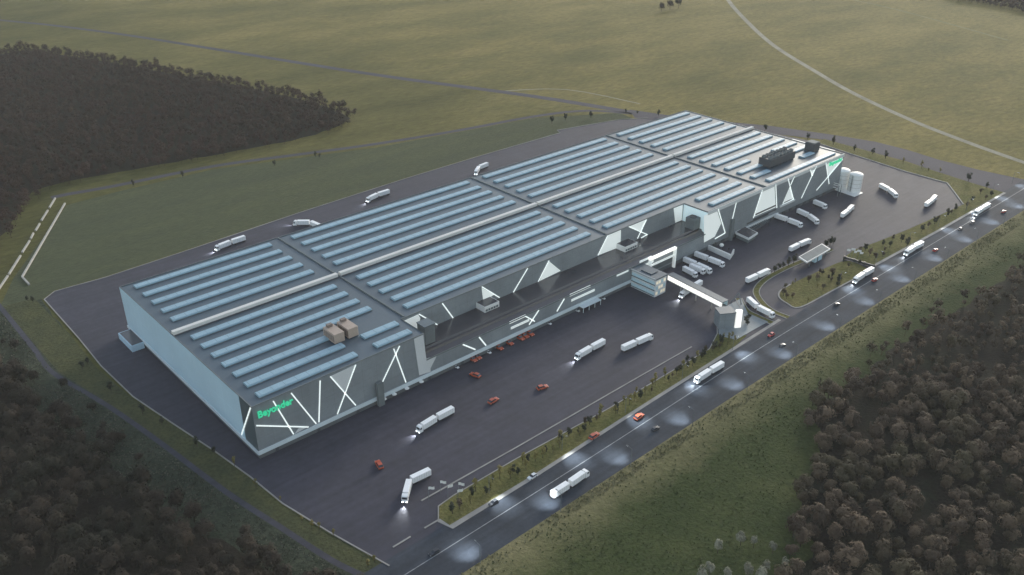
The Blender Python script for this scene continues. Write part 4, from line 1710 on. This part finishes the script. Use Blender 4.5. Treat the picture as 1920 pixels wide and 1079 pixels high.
# ------------------------------------------------------------------ trees
def crown(name, seed, rx, h0, h1, lobes, leaves, leaf, m, squash=1.0, cone=False):
    r = random.Random(seed)
    v = []
    f = []
    hc = (h0 + h1) / 2
    hz = (h1 - h0) / 2
    for i in range(lobes):
        if cone:
            t = (i + r.random()) / lobes
            a = i * 2.4
            rr = rx * (1 - t) * 0.62
            c = Vector((rr * math.cos(a), rr * math.sin(a), h0 + (h1 - h0) * t))
            lr = rx * (0.48 - 0.3 * t)
        else:
            while True:
                c = Vector((r.uniform(-1, 1), r.uniform(-1, 1), r.uniform(-0.9, 1)))
                if 0.25 < c.length < 1:
                    break
            lr = rx * r.uniform(0.30, 0.48)
            c = Vector((c.x * (rx - lr * 0.8), c.y * (rx - lr * 0.8), hc + c.z * (hz - lr * 0.8)))
        for k in range(leaves):
            while True:
                d = Vector((r.gauss(0, 1), r.gauss(0, 1), r.gauss(0.25, 1)))
                if d.length > 0.1:
                    break
            d.normalize()
            p = c + Vector((d.x, d.y, d.z * squash)) * lr * r.uniform(0.82, 1.06)
            og = Vector((p.x / rx, p.y / rx, (p.z - hc + 0.3 * hz) / hz))
            nn = (d * 0.45 + og * 0.8 + Vector((r.uniform(-.3, .3), r.uniform(-.3, .3), r.uniform(-.25, .3)))).normalized()
            u = nn.orthogonal().normalized()
            w = nn.cross(u)
            a = r.uniform(0, 6.28)
            u, w = u * math.cos(a) + w * math.sin(a), w * math.cos(a) - u * math.sin(a)
            s1 = leaf * r.uniform(0.6, 1.3)
            s2 = leaf * r.uniform(0.4, 0.9)
            n = len(v)
            v += [tuple(p - u * s1), tuple(p + w * s2), tuple(p + u * s1), tuple(p - w * s2)]
            f.append((n, n + 1, n + 2, n + 3))
    me = bpy.data.meshes.new(name)
    me.from_pydata(v, [], f)
    me.materials.append(m)
    return me


def trunk(name, seed, h, r0, m):
    r = random.Random(seed)
    mb = MB()
    top = (r.uniform(-.2, .2), r.uniform(-.2, .2), h)
    mb.tube((0, 0, -0.1), top, r0, r0 * 0.35, 6)
    for i in range(4):
        a = i * 1.7 + r.random()
        z = h * r.uniform(0.45, 0.8)
        mb.tube((0, 0, z), (math.cos(a) * h * 0.22, math.sin(a) * h * 0.22, z + h * 0.2), r0 * 0.4, r0 * 0.12, 5)
    return mb.mesh(name, m)


def protos(n, seed, spec, m):
    out = []
    for i in range(n):
        out.append((trunk('trunk', seed + i, spec['th'], spec['tr'], M['bark']), crown('crown', seed + 50 + i, m=m, **spec['c'])))
    return out


spec_b = dict(th=6.5, tr=0.22, c=dict(rx=3.8, h0=2.2, h1=9.8, lobes=20, leaves=40, leaf=0.44))
P_brown = protos(7, 100, spec_b, M['leafbrown'])
P_dark = protos(5, 200, spec_b, M['leafdark'])
P_pale = protos(4, 300, dict(th=7, tr=0.18, c=dict(rx=2.7, h0=2.2, h1=9.0, lobes=15, leaves=32, leaf=0.40)), M['leafpale'])
P_ever = protos(4, 400, dict(th=4.5, tr=0.18, c=dict(rx=1.6, h0=0.8, h1=5.8, lobes=12, leaves=22, leaf=0.34, cone=False)), M['leafgreen'])
P_rust = protos(4, 450, dict(th=4.5, tr=0.16, c=dict(rx=1.5, h0=1.2, h1=5.4, lobes=11, leaves=20, leaf=0.32)), M['leafbrown'])
P_yel = protos(4, 500, dict(th=4.0, tr=0.10, c=dict(rx=1.0, h0=1.0, h1=5.4, lobes=10, leaves=16, leaf=0.26)), M['leafyellow'])


def tree(name, protos_, x, y, label, group, sc=1.0, cat='tree'):
    tm, cm = rnd.choice(protos_)
    t = thing(name, label, cat, (x, y, 0), rnd.uniform(0, 6.28), group)
    s = sc * rnd.choice((rnd.uniform(0.7, 0.95), rnd.uniform(0.9, 1.2), rnd.uniform(1.0, 1.32)))
    t.scale = (s, s, s * rnd.uniform(0.88, 1.12))
    link('trunk', tm, t)
    link('crown', cm, t)
    return t


def inside(p, poly):
    c = False
    j = len(poly) - 1
    for i in range(len(poly)):
        if (poly[i][1] > p[1]) != (poly[j][1] > p[1]) and p[0] < (poly[j][0] - poly[i][0]) * (p[1] - poly[i][1]) / (poly[j][1] - poly[i][1]) + poly[i][0]:
            c = not c
        j = i
    return c


def inset(poly, d):
    area = sum(poly[i][0] * poly[(i + 1) % len(poly)][1] - poly[(i + 1) % len(poly)][0] * poly[i][1] for i in range(len(poly)))
    sg = 1 if area > 0 else -1
    out = []
    n = len(poly)
    for i in range(n):
        a, b, c = Vector(poly[i - 1][:2]), Vector(poly[i][:2]), Vector(poly[(i + 1) % n][:2])
        t = ((b - a).normalized() + (c - b).normalized())
        if t.length < 0.3:
            out.append((b.x, b.y))
            continue
        t.normalize()
        out.append((b.x - t.y * d * sg, b.y + t.x * d * sg))
    return out


def scatter(poly, step, seed, jit=0.42, gap=0.0):
    r = random.Random(seed)
    xs = [p[0] for p in poly]
    ys = [p[1] for p in poly]
    out = []
    row = 0
    y = min(ys)
    while y < max(ys):
        x = min(xs) + (step / 2 if row % 2 else 0)
        while x < max(xs):
            p = (x + r.uniform(-jit, jit) * step, y + r.uniform(-jit, jit) * step)
            if inside(p, poly) and noise.noise(Vector((p[0] * 0.045, p[1] * 0.045, seed * 3.1))) > -0.62 + gap:
                out.append(p)
            x += step
        y += step * 0.866
        row += 1
    return out


def to_px(x, y, z=4):
    d = Vector((x, y, z)) - CAM
    zc = d.dot(FW)
    return (960 + F_PX * d.dot(RT) / zc, 539.5 - F_PX * d.dot(UP) / zc, zc)


def far_mass(name, pts, seed, leaf, m, label, cat, variants=6, lobes=5, leaves=12, rx=2.9, h0=2.4, h1=9.0):
    """one mesh holding a wood that reads as one mass"""
    base = []
    for i in range(variants):
        me = crown('tmp', seed + i, rx, h0, h1, lobes, leaves, leaf, m)
        base.append(([tuple(v.co) for v in me.vertices], [tuple(p.vertices) for p in me.polygons]))
        bpy.data.meshes.remove(me)
    r = random.Random(seed)
    V = []
    Fc = []
    for (x, y) in pts:
        bv, bf = r.choice(base)
        a = r.uniform(0, 6.28)
        s = r.choice((r.uniform(0.6, 0.9), r.uniform(0.85, 1.25)))
        sz = s * r.uniform(0.85, 1.15)
        c, sn = math.cos(a) * s, math.sin(a) * s
        n = len(V)
        V += [(x + vx * c - vy * sn, y + vx * sn + vy * c, vz * sz) for vx, vy, vz in bv]
        Fc += [tuple(i + n for i in q) for q in bf]
        # trunk
        n = len(V)
        V += [(x - 0.15, y - 0.1, 0), (x + 0.15, y - 0.1, 0), (x, y + 0.17, 0), (x, y, 5 * sz)]
        Fc += [(n, n + 1, n + 3), (n + 1, n + 2, n + 3), (n + 2, n, n + 3)]
    me = bpy.data.meshes.new(name)
    me.from_pydata(V, [], Fc)
    me.materials.append(m)
    o = link(name, me)
    return tag(o, label, cat, kind='stuff')


# right-hand wood
fR = [G(*p) for p in [(2080, 400), (1915, 488), (1800, 562), (1720, 612), (1660, 648), (1600, 704), (1540, 742), (1505, 770), (1520, 850), (1490, 905), (1478, 960), (1500, 1010), (1470, 1079), (1440, 1180), (2250, 1180), (2300, 700)]]
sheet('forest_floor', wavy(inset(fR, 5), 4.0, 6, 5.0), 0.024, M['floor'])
fR = wavy(fR, 9.0, 9, 15.0)
ptsR = scatter(fR, 7.5, 11, gap=0.24)
view = []
rest = []
for p in ptsR:
    u, w, zc = to_px(*p)
    if -40 < u < 1960 and -40 < w < 1119:
        view.append((zc, p))
    elif -200 < u < 2120 and w < 1250:
        rest.append(p)
view.sort()
print('right wood in view', len(view), 'outside', len(rest))
for k, (zc, p) in enumerate(view[:300]):
    tree('broadleaf_tree', P_brown, p[0], p[1], 'brown autumn tree with a rounded lobed crown in the wood below the main road', 'brown trees in the right hand wood')
rest += [p for _, p in view[300:]]
far_mass('autumn_wood', rest, 900, 0.6, M['leafbrown'], 'mass of brown autumn trees further along the right hand wood', 'wood', lobes=10, leaves=16)
# pale trees at its lower edge
for i, (px, py) in enumerate(((1345, 1020), (1330, 1060), (1362, 1070), (1315, 1075), (1400, 1068), (1425, 1075), (1448, 1020), (1412, 1010), (1435, 1060), (1388, 1005), (1470, 1050))):
    x, y = G(px, py + 18)
    tree('birch_tree', P_pale, x, y, 'pale leaved slim tree at the lower edge of the right hand wood', 'pale trees at the wood edge', 0.85)

# lower left wood
fL = [(-64, 215), (-58, 178), (-56, 140), (-58, 110), (-52, 80), (-44, 45), (-47, 20), (-42, -5), (-36, -22), (-30, -40), (-26, -60), (-14, -90), (-14, -130), (-130, -130), (-160, 60), (-130, 215)]
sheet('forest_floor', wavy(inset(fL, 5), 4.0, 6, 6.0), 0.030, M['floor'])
fL = wavy(fL, 9.0, 9, 16.0)
ptsL = scatter(fL, 7.6, 21, gap=0.24)
viewL = []
restL = []
for p in ptsL:
    u, w, zc = to_px(*p)
    if -40 < u < 1960 and -40 < w < 1119:
        viewL.append((zc, p))
    elif -160 < u < 2000 and w < 1200:
        restL.append(p)
viewL.sort()
print('left wood in view', len(viewL), len(restL))
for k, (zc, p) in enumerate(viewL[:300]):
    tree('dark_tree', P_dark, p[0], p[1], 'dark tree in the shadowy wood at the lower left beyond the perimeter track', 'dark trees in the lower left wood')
restL += [p for _, p in viewL[300:]]
if restL:
    far_mass('dark_wood', restL, 950, 0.6, M['leafdark'], 'dark woodland continuing past the lower left corner', 'wood', lobes=10, leaves=16)

# far left wood
fM = [G(*p) for p in [(-160, 90), (0, 100), (60, 92), (150, 104), (300, 130), (480, 162), (600, 190), (660, 210), (672, 222), (650, 240), (560, 268), (420, 294), (280, 318), (135, 344), (74, 362), (54, 396), (26, 440), (-14, 504), (-44, 546), (-140, 620), (-230, 560)]]
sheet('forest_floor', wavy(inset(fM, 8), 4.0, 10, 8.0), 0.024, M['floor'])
fM = wavy(fM, 12.0, 12, 18.0)
ptsM = scatter(fM, 7.2, 31)
print('far left wood', len(ptsM))
far_mass('far_wood', ptsM, 1000, 0.62, M['leaffar'], 'dark brown wood seen as one mass beyond the mown field at upper left', 'wood', lobes=9, leaves=15, rx=4.1, h1=9.8, variants=9)
fT = [G(*p) for p in [(1740, -14), (1790, 2), (1850, 12), (1930, 28), (2050, 60), (2050, -40), (1740, -60)]]
ptsT = scatter(fT, 7.5, 41)
far_mass('distant_wood', ptsT, 1100, 0.95, M['leaffar'], 'strip of brown woodland at the top right corner', 'wood', lobes=6, leaves=13, rx=4.0, h1=11)
for i, (px, py, s_) in enumerate(((1240, 16, 1.9), (1256, 12, 2.2), (1272, 10, 1.6))):
    x, y = G(px, py + 6)
    tree('field_tree', P_dark, x, y, ('left', 'middle', 'right')[i] + ' one of the dark bushy trees clumped in the far field at the top', 'clump of dark trees in the far field', s_ * 1.0)

# small trees along kerbs and roads
ever = [((250, 346), 1), ((343, 330), 1), ((515, 308), 1), ((600, 293), 1.1), ((592, 291), 0.9), ((1035, 228), 1.1), ((1060, 222), 1.2), ((1108, 217), 1.2), ((1235, 214), 1.3), ((1173, 208), 1.0), ((1195, 210), 1.0),
        ((1434, 243), 1.2), ((1514, 258), 1.0), ((1562, 268), 1.3), ((1602, 280), 1.2), ((1636, 286), 1.2), ((1660, 294), 1.2)]
for (px, py), s_ in ever:
    x, y = G(px, py + 4)
    tree('roadside_bush', P_ever, x, y, 'small dark bush beside the perimeter road behind the factory', 'dark bushes along the rear perimeter road', s_, 'bush')
edge = [(155, 688), (165, 678), (208, 728), (268, 772), (304, 792), (370, 832), (402, 846), (62, 562), (52, 560)]
for px, py in edge:
    x, y = G(px, py + 5)
    tree('verge_bush', P_ever, x, y, 'dark green bush on the grass between the left yard kerb and the perimeter track', 'dark bushes along the left yard kerb', 0.85, 'bush')
lone = [(66, 716), (56, 743), (8, 642), (30, 654), (175, 768), (122, 727), (196, 802), (230, 830), (262, 862)]
for px, py in lone:
    x, y = G(px, py + 5)
    tree('scrub_bush', P_dark, x, y, 'dark brown bush on the rough ground between the perimeter track and the lower left wood', 'bushes on the rough ground', 0.62, 'bush')
for px, py in [(440, 872), (526, 938), (566, 978), (600, 992), (626, 1002), (703, 1053), (690, 1062), (585, 990), (480, 912)]:
    x, y = G(px, py + 3)
    tree('sapling', P_yel, x, y, 'yellowish sapling on the verge beside the left yard kerb', 'saplings along the left yard kerb', 0.9)
r2 = random.Random(5)
# roadside grass strip
for i in range(64):
    f = (i + r2.uniform(0, 0.8)) / 64
    a = Vector(G(832, 955)).lerp(Vector(G(1350, 636)), f)
    b = Vector(G(850, 976)).lerp(Vector(G(1385, 640)), f)
    p = a.lerp(b, r2.uniform(0.15, 0.75))
    q = r2.random()
    if q < 0.5:
        tree('sapling', P_yel, p.x, p.y, 'yellowish sapling on the long grass strip beside the main road', 'saplings on the roadside grass strip', 1.25)
    elif q < 0.8:
        tree('verge_bush', P_ever, p.x, p.y, 'small dark bush on the long grass strip beside the main road', 'bushes on the roadside grass strip', 0.85, 'bush')
    else:
        tree('rust_bush', P_rust, p.x, p.y, 'small brown bush on the long grass strip beside the main road', 'bushes on the roadside grass strip', 0.8, 'bush')
for px, py in [(1356, 640), (1372, 636), (1364, 648), (1350, 652), (1378, 642)]:
    x, y = G(px, py)
    tree('sapling', P_yel, x, y, 'yellowish bushy sapling at the foot of the stair tower', 'saplings by the stair tower', 1.0)
# island and east green
for i in range(26):
    while True:
        p = G(r2.uniform(1466, 1640), r2.uniform(492, 574))
        if inside(p, isl):
            break
    if r2.random() < 0.45:
        tree('rust_tree', P_rust, p[0], p[1], 'small brown tree on the grass island by the gate', 'trees on the grass island', 1.0)
    elif r2.random() < 0.6:
        tree('sapling', P_yel, p[0], p[1], 'yellowish sapling on the grass island by the gate', 'saplings on the grass island', 0.9)
    else:
        tree('evergreen', P_ever, p[0], p[1], 'dark small tree on the grass island by the gate', 'trees on the grass island', 0.9)
eg = [(1612, 472), (1622, 468), (1630, 478), (1655, 458), (1658, 470), (1668, 462), (1674, 448), (1690, 452), (1640, 485), (1728, 432), (1740, 425), (1752, 418), (1758, 412), (1775, 404), (1783, 399), (1790, 393), (1655, 480), (1700, 460), (1812, 388), (1822, 378), (1848, 372), (1858, 366), (1838, 362)]
for i, (px, py) in enumerate(eg):
    x, y = G(px, py + 3)
    pr = (P_rust, P_ever)[i % 2]
    tree(('rust_tree', 'evergreen')[i % 2], pr, x, y, ('small brown tree on the east green beside the main road', 'small dark tree on the east green beside the main road')[i % 2], 'trees on the east green', 1.05)
for px, py in [(1693, 306), (1727, 315), (1762, 322), (1740, 320), (1815, 338), (1850, 350)]:
    x, y = G(px, py + 3)
    tree('sapling', P_yel if px < 1800 else P_ever, x, y, 'thin sapling on the narrow green along the service road' if px < 1800 else 'dark small tree at the far tip of the east green', 'trees along the service road', 1.15)
for px, py in [(1452, 508), (1460, 503), (1468, 500), (1478, 496), (1548, 462), (1556, 458), (1562, 455), (1488, 492)]:
    x, y = G(px, py + 3)
    tree('evergreen', P_ever, x, y, 'dark small tree on the curved median by the gate shelter', 'trees on the curved median', 1.0)
for px, py in [(1398, 605), (1403, 600), (1401, 610)]:
    x, y = G(px, py, 0.22)
    tree('plaza_tree', P_ever, x, y, 'dark small tree on the pale triangular plaza', 'trees on the plaza', 0.75)
x, y = G(1338, 462)
tree('courtyard_tree', P_ever, x, y, 'dark small tree inside the white screen wall', None, 0.8)
x, y = G(1366, 470)
tree('courtyard_bush', P_ever, x, y, 'dark low bush at the open end of the white screen wall', None, 0.55, 'bush')

# rough tussocks in the grass: nobody could count them
def tussocks(name, poly, n, seed, m, label, size, edge=None):
    r = random.Random(seed)
    xs = [p[0] for p in poly]
    ys = [p[1] for p in poly]
    V = []
    Fc = []
    k = 0
    tries = 0
    while k < n and tries < n * 30:
        tries += 1
        x, y = r.uniform(min(xs), max(xs)), r.uniform(min(ys), max(ys))
        if not inside((x, y), poly):
            continue
        if noise.noise(Vector((x * 0.05, y * 0.05, seed))) < r.uniform(-0.6, 0.5):
            continue
        k += 1
        for q in range(5):
            a = r.uniform(0, 6.28)
            s_ = size * r.uniform(0.5, 1.4)
            dx, dy = math.cos(a) * s_, math.sin(a) * s_
            ox, oy = x + r.uniform(-.5, .5) * size, y + r.uniform(-.5, .5) * size
            h = s_ * r.uniform(0.4, 1.0)
            b = len(V)
            V += [(ox - dx * .5, oy - dy * .5, 0), (ox + dx * .5, oy + dy * .5, 0), (ox + dx * .4 - dy * .5, oy + dy * .4 + dx * .5, h), (ox - dx * .4 - dy * .5, oy - dy * .4 + dx * .5, h)]
            Fc.append((b, b + 1, b + 2, b + 3))
    me = bpy.data.meshes.new(name)
    me.from_pydata(V, [], Fc)
    me.materials.append(m)
    return tag(link(name, me), label, 'grass', kind='stuff')


M['tuss'] = leaf_mat('tussock_grass', (0.045, 0.062, 0.021), (0.11, 0.115, 0.042))
M['tusspale'] = leaf_mat('dry_tussock_grass', (0.05, 0.058, 0.04), (0.17, 0.17, 0.125))
M['tussdry'] = leaf_mat('straw_tussock_grass', (0.14, 0.13, 0.06), (0.34, 0.30, 0.17))
tussocks('grass_tussocks', [(20, -113), (480, -113), (480, -140), (300, -134), (220, -134), (190, -156), (130, -182), (60, -230), (-20, -160)], 2600, 71, M['tuss'], 'rough green tussocks in the meadow between road and right hand wood', 0.38)
tussocks('dry_grass', [(10, -112.8), (560, -112.8), (560, -121), (300, -121), (100, -118), (10, -117)], 2600, 72, M['tussdry'], 'straw coloured grass along the meadow edge of the main road', 0.45)
tussocks('scrub_tussocks', [(-47, 225), (-46, 135), (-37, 88), (-30, 42), (-23, -8), (-17, -42), (-8, -88), (-22, -72), (-45, 0), (-60, 87), (-60, 181)], 2600, 73, M['tusspale'], 'pale rough grass on the scrubby ground beside the lower left wood', 0.45)

# ------------------------------------------------------------------ light
SUN_EL, SUN_AZ = R(15), R(70)     # azimuth clockwise from +Y
w = bpy.data.worlds.new('World')
SC.world = w
w.use_nodes = True
nt = w.node_tree
bg = nt.nodes['Background']
sky = nt.nodes.new('ShaderNodeTexSky')
sky.sky_type = 'NISHITA'
sky.sun_disc = False
sky.sun_elevation = SUN_EL
sky.sun_rotation = SUN_AZ
sky.air_density = 1.2
sky.dust_density = 0.8
sky.ozone_density = 1.5
hs = nt.nodes.new('ShaderNodeHueSaturation')
hs.inputs['Saturation'].default_value = 0.62
nt.links.new(sky.outputs[0], hs.inputs['Color'])
nt.links.new(hs.outputs[0], bg.inputs['Color'])
bg.inputs['Strength'].default_value = 0.11
sl = bpy.data.lights.new('sun', 'SUN')
sl.energy = 0.9
sl.angle = R(14)
sl.color = (1.0, 0.93, 0.81)
so = bpy.data.objects.new('sun', sl)
COL.objects.link(so)
sd = Vector((math.sin(SUN_AZ) * math.cos(SUN_EL), math.cos(SUN_AZ) * math.cos(SUN_EL), math.sin(SUN_EL)))
so.rotation_euler = sd.to_track_quat('Z', 'Y').to_euler()

SC.view_settings.view_transform = 'Standard'
SC.view_settings.look = 'None'
SC.view_settings.exposure = 1.38
SC.view_settings.gamma = 1.0

# evening air over the whole site
mb = MB()
mb.box(-3100, 4600, -2600, 5100, -1.0, 262)
hz = mb.build('haze', bpy.data.materials.new('evening_haze'))
hz['kind'] = 'stuff'
hm = hz.data.materials[0]
hm.use_nodes = True
hn = hm.node_tree
hn.nodes.remove(hn.nodes['Principled BSDF'])
pv = hn.nodes.new('ShaderNodeVolumePrincipled')
pv.inputs['Color'].default_value = (0.93, 0.92, 0.88, 1)
pv.inputs['Density'].default_value = 0.00007
hn.links.new(pv.outputs[0], hn.nodes['Material Output'].inputs['Volume'])
